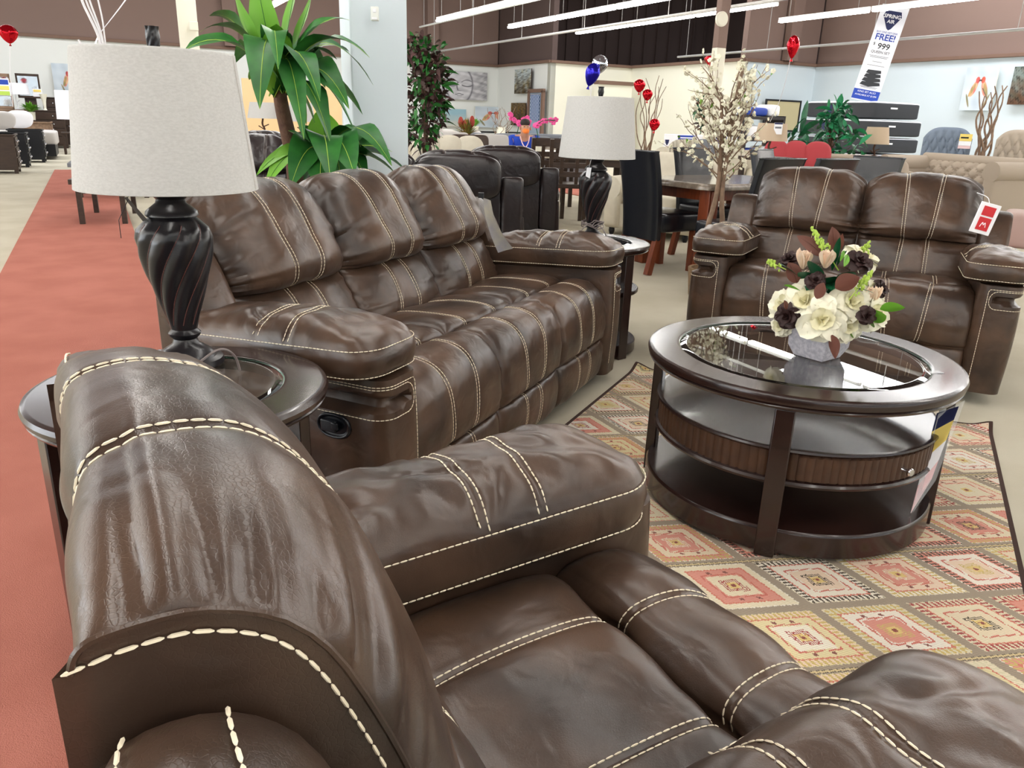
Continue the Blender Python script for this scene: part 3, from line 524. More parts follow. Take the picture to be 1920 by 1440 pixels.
def end_table(label, c, rz, h=.616):
    T = thing('end_table', label, 'end table', (*c, 0), rz, 'round espresso end tables')
    m = MB(); ring(m, .215, .311, h-.042, h, n=72); m.obj('table_top', ESP, T)
    m = MB(); m.lathe([(0, h-.012), (.216, h-.012), (.216, h-.007), (.196, h-.001), (0, h-.001)], 72, cap=False); m.obj('glass_inset', GLS, T)
    m = MB(); m.lathe([(.212, h-.003), (.2157, h-.003), (.2157, h-.012), (.212, h-.012)], 72, cap=False); m.obj('glass_edge', GLE, T)
    m = MB(); m.lathe([(0, .345), (.262, .345), (.266, .35), (.266, .365), (.262, .37), (0, .37)], 64); m.obj('shelf', ESP, T)
    m = MB(); m.lathe([(0, .012), (.268, .012), (.272, .016), (.272, .068), (.266, .075), (0, .075)], 64); m.obj('base_shelf', ESP, T)
    for q in range(4):
        a = pi/4+q*pi/2; L = MB(); L.beam((.272*cos(a), .272*sin(a), 0), (.272*cos(a), .272*sin(a), h-.04), .030, .060, upv=(-sin(a), cos(a), 0)); L.obj('leg', ESP, T, .003)
    return T
E1 = end_table('round dark end table with glass inset, at left beside the near recliner', (-.722, 1.60), RAD(0))
E2 = end_table('round dark end table at far end of the three seat sofa', (.390, 4.16), RAD(-5)); E2.scale = (1.03, 1.03, .955)

# ------------------------------------------------------------------ twisted urn lamps
def lamp(label, c, z0, seam):
    T = thing('table_lamp', label, 'table lamp', (*c, z0), 0, 'black urn table lamps with linen shades')
    m = MB(); m.lathe([(0, 0), (.078, 0), (.082, .006), (.080, .018), (.066, .022), (.062, .030), (.045, .042), (.030, .052), (.026, .064), (.034, .072), (.036, .078), (.030, .084), (.028, .088)], 40); m.obj('base', URN, T)
    zs = np.linspace(0, 1, 40); n = 200; a = np.arange(n)*2*pi/n; P = np.zeros((40, n, 3)); lob = 9
    R_ = np.interp(zs, [0, .12, .3, .5, .68, .82, .9, .96, 1], [.029, .038, .052, .068, .079, .083, .078, .062, .050]); V, F = [], []
    for i, z in enumerate(zs):
        tw = 1.9*(z-.5); f = np.abs(np.cos((a-tw)*lob/2)); rr = R_[i]*(1-.10*(1-f)**1.0*min(1, 8*z)*min(1, 9*(1-z)+.1)); P[i, :, 0] = rr*np.cos(a); P[i, :, 1] = rr*np.sin(a); P[i, :, 2] = .088+.255*z
    m = MB(); m.grid(P, 0, cv=True, flip=True)
    for k in range(lob):
        ang = (pi/lob)*(2*k+1); pts = []
        for i, z in enumerate(zs[2:-2]): A = ang+1.9*(z-.5); r_ = R_[i+2]*(1-.10*min(1, 8*z)*min(1, 9*(1-z)+.1))+.0006; pts.append((r_*cos(A), r_*sin(A), .088+.255*z))
        m.tube(pts, .0011, 4, 1, caps=False)
    m.obj('urn', [URN, URE], T)
    m = MB(); m.lathe([(.050, .343), (.056, .347), (.054, .356), (.042, .366), (.032, .374), (.030, .382), (.038, .390), (.036, .400), (.022, .406), (.012, .410), (.012, .47)], 36); m.obj('neck', URN, T)
    m = MB(); m.lathe([(.186, .405), (.1865, .4045), (.1875, .405), (.159, .681), (.158, .6825), (.157, .681), (.185, .407)], 72, cap=False)
    s_ = []
    sh = m.obj('lamp_shade', LIN, T); sh['label'] = 'cream linen tapered drum shade'
    m = MB(); A = seam; pt = lambda r, z, d=0: (r*cos(A+d), r*sin(A+d), z); m.add([pt(.1878, .405), pt(.1878, .405, .012), pt(.1594, .682, .012), pt(.1594, .682)], [(0, 1, 2, 3)], 0, False); m.obj('shade_seam', TAU, sh)
    m = MB(); m.tube([(0, 0, .40), (0, 0, .68)], .004, 8)
    for q in range(3): m.tube([(0, 0, .665), (.157*cos(q*2.094), .157*sin(q*2.094), .672)], .0018, 5)
    m.obj('shade_frame', CHR, T)
    m = MB(); P = np.zeros((14, 60, 3)); a = np.arange(60)*2*pi/60
    for i, z in enumerate(np.linspace(0, 1, 14)):
        rr = np.interp(z, [0, .15, .55, .85, 1], [.006, .012, .015, .013, .015])*(1-.14*(1-np.abs(np.cos((a-2*z)*3)))); P[i, :, 0] = rr*np.cos(a); P[i, :, 1] = rr*np.sin(a); P[i, :, 2] = .682+.048*z
    m.grid(P, 0, cv=True, flip=True); m.add(P[-1], [tuple(range(60))], 0, False); m.obj('finial', URN, T)
    m = MB(); m.ell((0, 0, .455), (.028, .028, .042)); m.obj('bulb', PAP, T)
    return T
L1 = lamp('black twisted urn lamp with large cream drum shade, nearest, on left end table', (-.768, 1.742), .6165, .06)
m = MB(); cord = [(-.012, -.08, .004), (.04, -.15, .01), (.085, -.135, .05), (.12, -.10, .075), (.14, -.07, .05), (.14, -.05, .005)]
pts = chai(cord, 3); m.tube(pts, .0028, 6); m.obj('power_cord', CRD, L1)
m = MB(); m.add([(-.055, -.02, .33), (-.030, -.045, .335), (-.065, -.062, .39), (-.085, -.035, .385)], [(0, 1, 2, 3), (3, 2, 1, 0)], 0, False); m.tube([(-.07, -.05, .385), (-.055, -.045, .43), (-.03, -.03, .47)], .0008, 4); m.tube([(-.068, -.05, .385), (-.09, -.06, .34), (-.095, -.05, .30)], .0008, 4); m.obj('hang_tag', [BLP], L1)
L2 = lamp('black twisted urn lamp with cream drum shade on far end table', (.397, 4.15), .5886, 2.2); L2.scale = (1.05,)*3
m = MB(); r_ = np.random.RandomState(4)
for k in range(5):
    t = np.linspace(0, 2*pi, 30); R1 = .035+.012*r_.rand(); m.tube(np.c_[R1*np.cos(t)+.01*np.cos(3*t), R1*np.sin(t), .075+.010*k/2+.012*np.sin(2*t+k)], .0026, 5, caps=False)
m.tube(chai([(-.03, -.03, .085), (-.055, -.05, .06), (-.075, -.055, .035), (-.06, -.06, .02)], 2), .003, 5); m.tube(chai([(.02, -.04, .09), (.05, -.06, .065), (.07, -.05, .03), (.07, -.045, .02)], 2), .003, 5); m.obj('power_cord', CRD, L2)['label'] = 'grey cord coiled and tied around the lamp foot'
m = MB(); m.add([(-.05, -.05, .36), (-.028, -.06, .36), (-.034, -.08, .31), (-.055, -.07, .32)], [(0, 1, 2, 3), (3, 2, 1, 0)], 0, False); m.tube([(-.04, -.055, .36), (-.03, -.04, .40)], .001, 4); m.obj('hang_tag', [PAP], L2)

# ------------------------------------------------------------------ seating group
REC = seating('recliner_chair', 'brown leather recliner armchair with cream stitching, filling the foreground', 'recliner', (-.342, .576), 30.7, 1, .578, wing_top=.885, big=1.05, res=1.6, seed=0, pad_off=.088, shell=.86, pad_y1=.86)
SX = np.array([sin(RAD(-24.6)), -cos(RAD(-24.6))]); so = (np.array([-.312, 4.096])+SX*.985)*.965
SOFA = seating('reclining_sofa', 'brown leather three seat reclining sofa with cream stitching', 'sofa', so, -24.6, 3, .565, wing_top=.80, lever=(1,), seed=100, pad_off=.105, arm_y0=.16, wing_y=.09); SOFA.scale = (.965,)*3; SOFA.location[2] = .0417
LX = np.array([sin(RAD(-115.5)), -cos(RAD(-115.5))]); lo = (np.array([2.706, 4.311])+LX*.76)*.955
LOVE = seating('reclining_loveseat', 'brown leather two seat reclining loveseat facing the camera', 'loveseat', lo, -115.5, 2, .585, wing_top=.79, seed=200); LOVE.scale = (.955,)*3; LOVE.location[2] = .0536

# ------------------------------------------------------------------ rug (kilim pattern woven in per-quad pigments)
def rug():
    A = np.array([.63, 3.79]); d1 = np.array([cos(RAD(-26.2)), sin(RAD(-26.2))]); d2 = np.array([d1[1], -d1[0]]); W_, L_ = 1.585, 2.5
    nx, ny = 420, 660; X = np.linspace(0, W_, nx+1); Y = np.linspace(0, L_, ny+1); P = np.zeros((nx+1, ny+1, 3)); P[..., 0] = X[:, None]; P[..., 1] = -Y[None]
    ex = np.minimum(P[..., 0], W_-P[..., 0]); P[..., 2] = .0065
    cor = np.exp(-((P[..., 0])**2+(P[..., 1])**2)/.004)+np.exp(-((P[..., 0]-W_)**2+(P[..., 1])**2)/.003); P[..., 2] += .028*cor
    o = tag(empty('area_rug', (A[0], A[1], .001), RAD(-26.2)), 'flat woven kilim rug of cream, red and taupe diamonds under coffee table', 'rug')
    m = MB(); m.grid(P, 0, flip=True, sm=False)
    U, V = np.meshgrid((X[1:]+X[:-1])/2, (Y[1:]+Y[:-1])/2, indexing='ij')
    a, b = .40, .29; s = U/a+V/b-.25; t = U/a-V/b-.05; i = np.floor(s+.5); j = np.floor(t+.5); fs = s-i; ft = t-j
    h = (np.abs(np.sin(i*12.9898+j*78.233)*43758.5453)) % 1; h2 = (np.abs(np.sin(i*39.346+j*11.135)*24634.6345)) % 1; h3 = (np.abs(np.sin(i*7.77+j*31.7)*9234.23)) % 1
    mm = np.maximum(np.abs(fs), np.abs(ft)); pc = np.where(np.abs(fs) > np.abs(ft), ft, fs); tri = np.abs(((pc*26) % 1)-.5)*2; mz = mm+.012*(tri-.5)
    pal = np.array([[226, 214, 184], [236, 230, 216], [214, 128, 116], [222, 208, 158], [232, 204, 180], [226, 208, 178], [214, 208, 176], [236, 230, 220]], float); dk = np.array([[48, 40, 34], [150, 44, 48], [228, 218, 190], [196, 168, 92]], float)
    tau = np.array([140, 126, 112.]); C_ = np.tile(tau, (*U.shape, 1)); def_pal = lambda q: pal[(q*8).astype(int) % 8]; dkp = lambda q: dk[(q*4).astype(int) % 4]
    def setm(mask, col): C_[mask] = col[mask] if col.ndim == 3 else col
    setm(mz < .44, def_pal(h)); comb = ((pc*17) % 1 < .5); outer = (mz < .43) & (mz > .345)
    setm(outer & comb, dkp(h2)); setm(outer & ~comb, def_pal((h+.13) % 1)); setm((mz < .345) & (mz > .325), np.array([204, 96, 84.])); setm(mz < .325, def_pal(h3))
    z2 = mm+.02*(np.abs(((pc*44) % 1)-.5)*2-.5); setm((z2 < .235) & (z2 > .215), np.array([196, 84, 76.])); setm(z2 < .20, def_pal((h2+.4) % 1)); setm((z2 < .12) & (((pc*40) % 1) < .55), dkp(h3)); setm(z2 < .06, np.array([222, 190, 110.])); setm(z2 < .025, np.array([120, 40, 40.]))
    dots = (np.abs(np.abs(fs)-.27) < .022) & (np.abs(np.abs(ft)-.10) < .022); setm(dots & (h2 > .4), np.array([110, 50, 48.]))
    # plain diagonal stripes through alternate gaps
    st = np.abs(((s+.5) % 2)-0.0); band = (st < .035); setm(band, np.array([208, 184, 132.])); setm((st < .007) | ((st > .033) & (st < .042)), np.array([60, 50, 44.]))
    C_ = (C_*.72+np.array([196, 184, 158.])*.28)*.96; wv = 1+.07*np.sin(V*2*pi/.008)*(np.random.RandomState(3).rand(*U.shape)*.5+.6)+.05*n2(U, V, 1.2, 9); C_ *= wv[..., None]
    C_ = C_*.97
    edge = np.minimum(np.minimum(U, W_-U), V); C_[edge < .016] = (62, 44, 38)
    r = m.obj('rug_weave', RUGM, o); paint(r, C_.reshape(-1, 3))
    return o
rug()

# ------------------------------------------------------------------ flowers
PETC = mat('yellow_cream_petal', (224, 218, 182), .6)
def frame_to(n):
    n = np.array(n, float); n /= np.linalg.norm(n); u = np.array([0, 0, 1.]) if abs(n[2]) < .95 else np.array([1., 0, 0]); x = np.cross(u, n); x /= np.linalg.norm(x); y = np.cross(n, x); return np.stack([x, y, n], 1)
def petal_ring(mb, Fm, c, R, n, open_, w, curl, seed, m=0, base=0.0):
    r = np.random.RandomState(seed); S = np.linspace(-1, 1, 7); T = np.linspace(0, 1, 8)
    for k in range(n):
        a = 2*pi*k/n+r.uniform(-.2, .2)+seed; o = open_*r.uniform(.85, 1.15); L = R*r.uniform(.9, 1.1); P = np.zeros((7, 8, 3))
        for i, s in enumerate(S):
            for j, t in enumerate(T):
                wd = w*R*(sin(min(1, t*1.15+.12)*pi/2))*(1-max(0, t-.72)**2*6.5); ang = o*(.35+.9*t)-(.0 if t < .7 else (t-.7)*-curl)
                rad = base*R+L*t*sin(min(ang, 1.9)); z = L*t*cos(min(ang, 1.9))*.85+.15*L*(s*s)*t; q = s*wd; wav = .05*R*sin(5*s+k)*t
                P[i, j] = (rad*cos(a)-q*sin(a)*cos(.25*s), rad*sin(a)+q*cos(a), z+wav)
        mb.grid(P@Fm.T+np.array(c), m)
def rose(name, c, n, R, m, parent, seed, full=True):
    mb = MB(); F_ = frame_to(n); c = np.array(c)-np.array(n)/np.linalg.norm(n)*R*.35
    petal_ring(mb, F_, c, R*.62, 3, .18, .42, 0, seed, 1); petal_ring(mb, F_, c, R*.72, 4, .5, .5, .2, seed+1, 1)
    if full: petal_ring(mb, F_, c, R*.86, 5, .85, .52, .5, seed+2); petal_ring(mb, F_, c, R*1.0, 6, 1.2, .55, .8, seed+3)
    return mb.obj(name, m, parent, sharp=0)
def leafmesh(mb, a, b, w, arch=.0, m=0, n=9, roll=0, upv=(0, 0, 1), cup=.15, vein=None, wave=0, tipw=0):
    a = np.array(a, float); b = np.array(b, float); L = np.linalg.norm(b-a); T = (b-a)/L; side = np.cross(T, np.array(upv, float)); side /= np.linalg.norm(side)+1e-9; nn = np.cross(side, T)
    if roll: side, nn = side*cos(roll)+nn*sin(roll), nn*cos(roll)-side*sin(roll)
    t = np.linspace(0, 1, n); C_ = a+np.outer(t, b-a)+np.outer(4*arch*L*t*(1-t), np.array([0, 0, 1.])); W_ = w/2*np.sin(np.clip(t**.8, 0, 1)*pi)**.75; W_[0] = w*.06; W_[-1] = .0005
    P = np.stack([C_+np.outer(W_*s, side)+np.outer(W_*(abs(s))*cup+wave*w*np.sin(t*14+s)*abs(s)*np.minimum(1, 4*t*(1-t)), nn) for s in (-1, -.5, 0, .5, 1)], 0); mb.grid(P, m)
    if vein is not None: mb.tube(C_+nn*.0012, [max(.0008, w*.022)*(1-.8*x) for x in t], 4, vein, caps=False)
    return mb
def arrangement():
    c0 = np.array([.962, 2.362]); z0 = .509; T = thing('flower_arrangement', 'cream and chocolate silk roses in a square concrete vase on the round glass table', 'flower arrangement', (*c0, z0), 0)
    loc = lambda x, y, D: atd(x, y, D)-np.array([*c0, z0]); m = MB(); rz = RAD(-52)
    V = []; 
    for z, h in ((0, .050), (.035, .066), (.13, .070)):
        for a in range(4): an = rz+pi/4+a*pi/2; V.append((h*1.414*cos(an), h*1.414*sin(an), z))
    for z, h in ((.13, .062), (.09, .055)):
        for a in range(4): an = rz+pi/4+a*pi/2; V.append((h*1.414*cos(an), h*1.414*sin(an), z))
    F = [(3, 2, 1, 0), (16, 17, 18, 19)]
    for r_ in range(4):
        for a in range(4): F.append((r_*4+a, r_*4+(a+1) % 4, r_*4+4+(a+1) % 4, r_*4+4+a))
    m.add(V, F, 0, False); m.obj('vase', CEM, T, .002)
    m = MB(); m.ell((0, 0, .165), (.062, .062, .06)); m.obj('moss', LF3, T)
    cen = np.array([0, 0, .13]); d0 = 2.54
    W = [(1468, 572, 2.50, .060), (1510, 562, 2.46, .068), (1600, 565, 2.47, .066), (1543, 600, 2.41, .070), (1588, 608, 2.45, .058), (1643, 588, 2.50, .060), (1620, 478, 2.66, .058), (1640, 548, 2.56, .052), (1462, 610, 2.53, .042)]
    for i, (x, y, D, R) in enumerate(W): p = loc(x, y, D); n = (p-cen)/np.linalg.norm(p-cen)+np.array([-.1, -.75, .28]); rose('white_rose', p, n, R, [PET, PETC], T, 10+i*7)
    for i, (x, y, D, R) in enumerate([(1478, 484, 2.56, .040), (1474, 594, 2.44, .042), (1614, 486, 2.52, .042), (1530, 524, 2.46, .032), (1628, 592, 2.43, .030), (1656, 540, 2.55, .03)]): p = loc(x, y, D); n = (p-cen)/np.linalg.norm(p-cen)+np.array([0, -.5, .1]); rose('chocolate_rose', p, n, R, [PEC, PEC], T, 90+i*5)
    for i, (x, y, D) in enumerate([(1508, 486, 2.52), (1550, 484, 2.50), (1636, 552, 2.52)]):
        p = loc(x, y, D); mb = MB(); F_ = frame_to((.05*(i-1), -.1, 1)); petal_ring(mb, F_, p-np.array([0, 0, .03]), .058, 4, .16, .42, .1, i); petal_ring(mb, F_, p-np.array([0, 0, .03]), .054, 3, .08, .36, 0, i+7); mb.obj('rose_bud', PEB, T, sharp=0)
    for i, (xa, ya, xb, yb, D) in enumerate([(1522, 428, 1550, 472, 2.52), (1630, 455, 1618, 475, 2.60), (1636, 508, 1606, 545, 2.46), (1440, 490, 1462, 500, 2.52)]):
        a = loc(xa, ya, D); b = loc(xb, yb, D); mb = MB(); r = np.random.RandomState(i); L = np.linalg.norm(b-a); k = int(70*L/.09)
        for j in range(k):
            t = r.rand(); q = a+(b-a)*t; w = .004+.016*t; d = r.normal(size=3); d /= np.linalg.norm(d); mb.ell(q+d*w*.8, (.0035, .0035, .005), 0, 6, 5)
        mb.tube([b+(b-a)*.8, a], .0018, 5); mb.obj('lime_spike', LIM, T)
    G = [(1500, 520, 1470, 535, .04), (1545, 515, 1512, 545, .05), (1520, 500, 1500, 540, .045), (1575, 500, 1560, 545, .045), (1600, 520, 1625, 545, .04), (1590, 500, 1610, 530, .035), (1555, 530, 1530, 570, .045), (1560, 540, 1580, 570, .04), (1460, 505, 1455, 530, .02), (1595, 435, 1588, 470, .012), (1575, 455, 1570, 480, .015), (1620, 535, 1638, 550, .02)]
    mb = MB()
    for i, (xa, ya, xb, yb, w) in enumerate(G): leafmesh(mb, loc((xa+1545)/2, (ya+560)/2, 2.54), loc(xb if i % 2 else xa, yb if i % 2 else ya-10, 2.45), w*1.3, .08, 0, roll=.3*(i % 3-1), vein=0)
    for i in range(26):
        a = RAD(360*i/26); leafmesh(mb, (.03*cos(a), .03*sin(a), .12), (.105*cos(a), .105*sin(a), .12+.10*((i*7) % 5)/4), .04, .12, 0, roll=.5*((i*3) % 3-1), vein=0)
    mb.obj('green_leaves', LF3, T, sharp=0)
    mb = MB(); 
    for (xa, ya, xb, yb, w) in [(1650, 580, 1697, 577, .03), (1630, 600, 1662, 592, .04), (1625, 600, 1640, 612, .035), (1585, 625, 1600, 632, .03), (1590, 478, 1582, 500, .02), (1583, 470, 1575, 490, .012), (1470, 535, 1500, 545, .01)]: leafmesh(mb, loc(xa, ya, 2.47), loc(xb, yb, 2.44), w*1.2, .05, 0, roll=1.0, vein=0)
    mb.obj('bright_leaves', LF2, T, sharp=0); mb = MB()
    for (xa, ya, xb, yb, w, D) in [(1545, 480, 1494, 442, .040, 2.53), (1566, 480, 1560, 425, .05, 2.58), (1566, 540, 1612, 520, .055, 2.44), (1560, 628, 1566, 673, .042, 2.40), (1495, 530, 1478, 492, .05, 2.50), (1530, 560, 1545, 530, .035, 2.43), (1475, 580, 1470, 563, .02, 2.43), (1572, 470, 1580, 438, .03, 2.57)]: leafmesh(mb, loc(xa, ya, D), loc(xb, yb, D-.01), w, .04, 0, roll=1.35, vein=0)
    mb.obj('brown_satin_leaves', LFB, T, sharp=0)
    return T
arrangement()
T = thing('price_tag', 'clear pouch with yellow and pink price card hanging from coffee table edge', 'price tag', tuple(atd(1768, 752, 2.53)), RAD(14)); m = MB()
m.add([(-.006, 0, 0), (.018, 0, -.006), (.018, -.001, -.05), (-.006, -.001, -.05)], [(0, 1, 2, 3), (3, 2, 1, 0)], 0, False); m.tube([(.004+.012*cos(a), 0, -.012+.009*sin(a)) for a in np.linspace(0, 2*pi, 16)], .0014, 5); m.obj('clear_loop', CLR, T)
card = lambda mm, q, nm, d=0: mm.add([(*p,) for p in q], [(0, 1, 2, 3)], 0, False)
tl, tr_, br_, bl_ = [atd(x, y, D)-atd(1768, 752, 2.53) for x, y, D in ((1757, 775, 2.51), (1798, 762, 2.50), (1746, 900, 2.46), (1708, 962, 2.42))]
Mi = Matrix.Rotation(-RAD(14), 3, 'Z'); q4 = [np.array(Mi @ Vector(p)) for p in (tl, tr_, br_, bl_)]
m = MB(); th_ = np.array([.0, .0012, .0]); lerp = lambda a, b, t: a+(b-a)*t
def strip(t0, t1, mm, k=0): a, b, c, d = lerp(q4[0], q4[3], t0), lerp(q4[1], q4[2], t0), lerp(q4[1], q4[2], t1), lerp(q4[0], q4[3], t1); V = [a, b, c, d, a+th_, b+th_, c+th_, d+th_]; mm.add(V, [(0, 1, 2, 3), (7, 6, 5, 4), (0, 4, 5, 1), (1, 5, 6, 2), (2, 6, 7, 3), (3, 7, 4, 0)], k, False)
strip(.0, .18, m, 1); strip(.18, .45, m, 0); strip(.45, .72, m, 2); strip(.72, 1, m, 3); m.obj('price_card', [YEL, NVY, PAP, PNP], T); m = MB()
for i in range(3): V = [p+th_*3*(-1) for p in q4]
m.add([q4[0]-th_*4, q4[1]-th_*4+np.array([.012, 0, .02]), q4[2]-th_*4+np.array([.012, 0, 0]), q4[3]-th_*4], [(0, 1, 2, 3)], 0, False); m.obj('clear_pouch', CLR, T)
m = MB(); m.box((0, 0, .0), (.05, .022, .001)); m.box((.012, -.012, -.02), (.022, .001, .045)); o = m.obj('clear_tape', [CLR]); o.location = atd(1742, 742, 2.56); o.location[2] = .5105; o.rotation_euler[2] = RAD(14); tag(o, 'strip of clear tape holding the price pouch on coffee table rim', 'tape')

# ------------------------------------------------------------------ upholstery for the shop floor
def pillowbox(mb, c, d, m=0, p=4., n=16, rz=0, rx=0):
    """soft-edged block (superellipsoid)"""
    u = np.linspace(-pi/2, pi/2, n); v = np.linspace(-pi, pi, 2*n)[:-1]; sp = lambda a, e: np.sign(a)*np.abs(a)**e; e = 2/p; P = np.zeros((len(v), n, 3)); U, V = np.meshgrid(u, v)
    P[..., 0] = sp(np.cos(U), e)*sp(np.cos(V), e)*d[0]/2; P[..., 1] = sp(np.cos(U), e)*sp(np.sin(V), e)*d[1]/2; P[..., 2] = sp(np.sin(U), e)*d[2]/2
    if rx: P = P@np.array([[1, 0, 0], [0, cos(rx), sin(rx)], [0, -sin(rx), cos(rx)]])
    if rz: P = P@np.array([[cos(rz), sin(rz), 0], [-sin(rz), cos(rz), 0], [0, 0, 1]])
    return mb.grid(P+np.array(c), m, cu=True)
def tufted(mb, w, h, nx, nz, depth=.05, top=None, m=0, y=0, thick=.07):
    X = np.linspace(-w/2, w/2, nx*8+1); Z = np.linspace(0, 1, nz*8+1); P = np.zeros((len(X), len(Z), 3)); tp = np.array([top(x) if top else h for x in X]); P[..., 0] = X[:, None]; P[..., 2] = Z[None]*tp[:, None]
    gx = (X[:, None]/w+.5)*nx; gz = Z[None]*nz; s = gx+gz; t = gx-gz; d = (np.abs(np.sin(pi*s/1.))*np.abs(np.sin(pi*t/1.)))**.45; e = np.minimum(np.minimum(1, (1-np.abs(2*X[:, None]/w))*nx*1.2), (1-Z[None])*nz*1.4+.0)
    P[..., 1] = y-thick*np.clip(e, 0, 1)**.5+depth*(1-d)*np.clip(e, 0, 1); mb.grid(P, m); B = P[:, [0, -1]].copy()
    back = P.copy(); back[..., 1] = y+.03; mb.grid(back, m, flip=True); mb.grid(np.stack([P[:, -1], back[:, -1]], 1), m); mb.grid(np.stack([P[0], back[0]], 1), m); mb.grid(np.stack([back[-1], P[-1]], 1), m); return mb
def sofa(label, loc, rz, w, mt, cat='sofa', h=.86, d=.92, rolled=True, n=2, seat=.45, armh=.62, tuft=0, feet=BLK, name='fabric_sofa', arms=(-1, 1), cushions=None, group=None):
    """front faces -Y"""
    T = thing(name, label, cat, (*loc, 0), rz, group); aw = .2 if rolled else .16
    m = MB(); m.box((0, .02, .21), (w-.06, d-.1, .26)); m.obj('base', mt, T, .02)
    for i in range(n): cw = (w-2*aw)/n; m = MB(); pillowbox(m, (-w/2+aw+cw*(i+.5), -.06, seat-.07), (cw*1.0, d*.74, .17), p=7); m.obj('seat_cushion', mt, T)
    if tuft: m = MB(); tufted(m, w-aw*.6, h-.3, tuft, 3, .045, y=d/2-.14, thick=.1); o = m.obj('backrest', mt, T); o.location[2] = .3; m = MB(); m.tube([(-w/2+.03, d/2-.12, h-.02), (w/2-.03, d/2-.12, h-.02)], .075, 14); m.obj('back_roll', mt, T)
    else:
        m = MB(); pillowbox(m, (0, d/2-.13, h/2+.06), (w-aw*.5, .2, h-.16), p=6); m.obj('backrest', mt, T)
        for i in range(n): cw = (w-2*aw)/n; m = MB(); pillowbox(m, (-w/2+aw+cw*(i+.5), d/2-.30, seat+.22), (cw*.98, .2, .44), p=4, rx=-.2); m.obj('back_cushion', cushions or mt, T)
    for s in arms:
        m = MB(); pillowbox(m, (s*(w/2-aw/2), 0, armh/2+.03), (aw*.9, d, armh-.08), p=9)
        if rolled:
            a = np.linspace(-d/2, d/2-.05, 6); m.tube([(s*(w/2-aw/2+.015), y, armh-.09) for y in a], aw*.62, 18)
        m.obj('armrest', mt, T)
    for sx in (-1, 1):
        for sy in (-1, 1): m = MB(); m.lathe([(.022, 0), (.035, .04), (.03, .09)], 10, (sx*(w/2-.09), sy*(d/2-.1), 0)); m.obj('leg', feet, T)
    return T
def cushion(label, loc, rz, size, mt, rx=-.25, name='throw_pillow', group=None, th=.14):
    m = MB(); pillowbox(m, (0, 0, 0), (size[0], th, size[1]), p=2.6, n=14); o = m.obj(name, mt, None, loc=loc, rz=rz); o.rotation_euler[0] = rx; return tag(o, label, 'pillow', group)
def yaw(p): return math.atan2(p[1], p[0])-pi/2
def chairleg(T, x, y, z, mt, w=.045, splay=(0, 0)): m = MB(); m.beam((x+splay[0], y+splay[1], 0), (x, y, z), w); m.obj('leg', mt, T)

# dark recliners behind the sofa and column
DK = seating('reclining_sofa', 'dark brown leather reclining sofa seen from behind, right of the white column', 'sofa', (-.70, 5.40), 100, 2, .585, M=[DLEA, DTHR], seed=300, pad_off=.08, shell=.74, roll=True)
DK2 = again(DK, 'dark leather reclining sofa beyond the dracaena trunk', (-2.25, 7.9, 0), RAD(-78-90))
DK3 = again(DK, 'dark leather reclining sofa far down the red aisle behind the near lamp', (-3.12, 8.95, 0), RAD(-40-90))
DKR = seating('recliner_chair', 'dark leather recliner whose rounded back shows above the dark sofa', 'recliner', (-.12, 6.75), 95, 1, .60, M=[DLEA, DTHR], seed=400, pad_off=.08, shell=.74, roll=True)

# ------------------------------------------------------------------ dining group in black and marble
P0 = np.array([1.52, 6.15]); e1 = np.array([cos(RAD(33)), sin(RAD(33))]); e2 = np.array([-e1[1], e1[0]]); tc = P0+e1*.70+e2*.56
T = thing('dining_table', 'marble topped dining table with cherry wood legs behind loveseat', 'table', (*tc, 0), RAD(33))
m = MB(); P = rrect(.66, .46, .10, 60); prof = [(1, .70), (1.0, .735), (.985, .75), (0, .75)]; G = np.stack([np.c_[P*s, np.full(60, z)] for s, z in prof], 1); m.grid(G, 0, cu=True); m.add(G[:, 0], [tuple(range(60))[::-1]], 0, False); m.obj('marble_top', MRB, T)
m = MB(); m.box((0, 0, .655), (1.16, .76, .09)); m.obj('apron', CHW, T, .004)
for sx in (-1, 1):
    for sy in (-1, 1): m = MB(); m.box((sx*.55, sy*.36, .35), (.11, .11, .70), taper=None); m.box((sx*.55, sy*.36, .35), (.07, .13, .69)); m.obj('leg', CHW, T, .006)
def parsons():
    T = thing('parsons_chair', 'black leather parsons chair at left end of the marble table', 'chair', (1.22, 6.68, 0), RAD(33-90+180+90), 'black parsons chairs around the marble table')
    m = MB(); pillowbox(m, (0, -.02, .42), (.47, .48, .16), p=9); m.obj('seat', BKL, T)
    n = 20; m = MB(); t = np.linspace(0, 1, n); yc = .215+.11*t**2; zc = .28+.70*t; hw = .215+.012*t; a = rrect(1, 1, .5, 28); G = np.zeros((28, n, 3))
    for i in range(n): G[:, i, 0] = a[:, 0]*hw[i]; G[:, i, 1] = yc[i]+a[:, 1]*.042; G[:, i, 2] = zc[i]
    fx = G[:, :, 0]; 
    for bx in (-.09, .09):
        for bz in (.62, .80): G[:, :, 1] += (a[:, 1] < 0)[:, None]*.022*np.exp(-((fx-bx)**2+(G[..., 2]-bz)**2)/.0012)
    m.grid(G, 0, cu=True); m.add(G[:, -1], [tuple(range(28))], 0, True); m.add(G[:, 0], [tuple(range(28))[::-1]], 0, True)
    m.tube(np.vstack([G[:, -1], G[:1, -1]]), .006, 5, caps=False); m.obj('backrest', BKL, T)
    for sx in (-1, 1): chairleg(T, sx*.19, -.20, .35, CHW, .05); chairleg(T, sx*.19, .21, .30, CHW, .05, (0, .07))
    return T
PC = parsons(); PC.rotation_euler[2] = RAD(33+90)      # local -Y (front) looks along +e1
GP = 'black parsons chairs around the marble table'
again(PC, 'black button tufted chair facing the camera across the marble table', (1.80, 7.36, 0), RAD(33+180-180), group=GP)
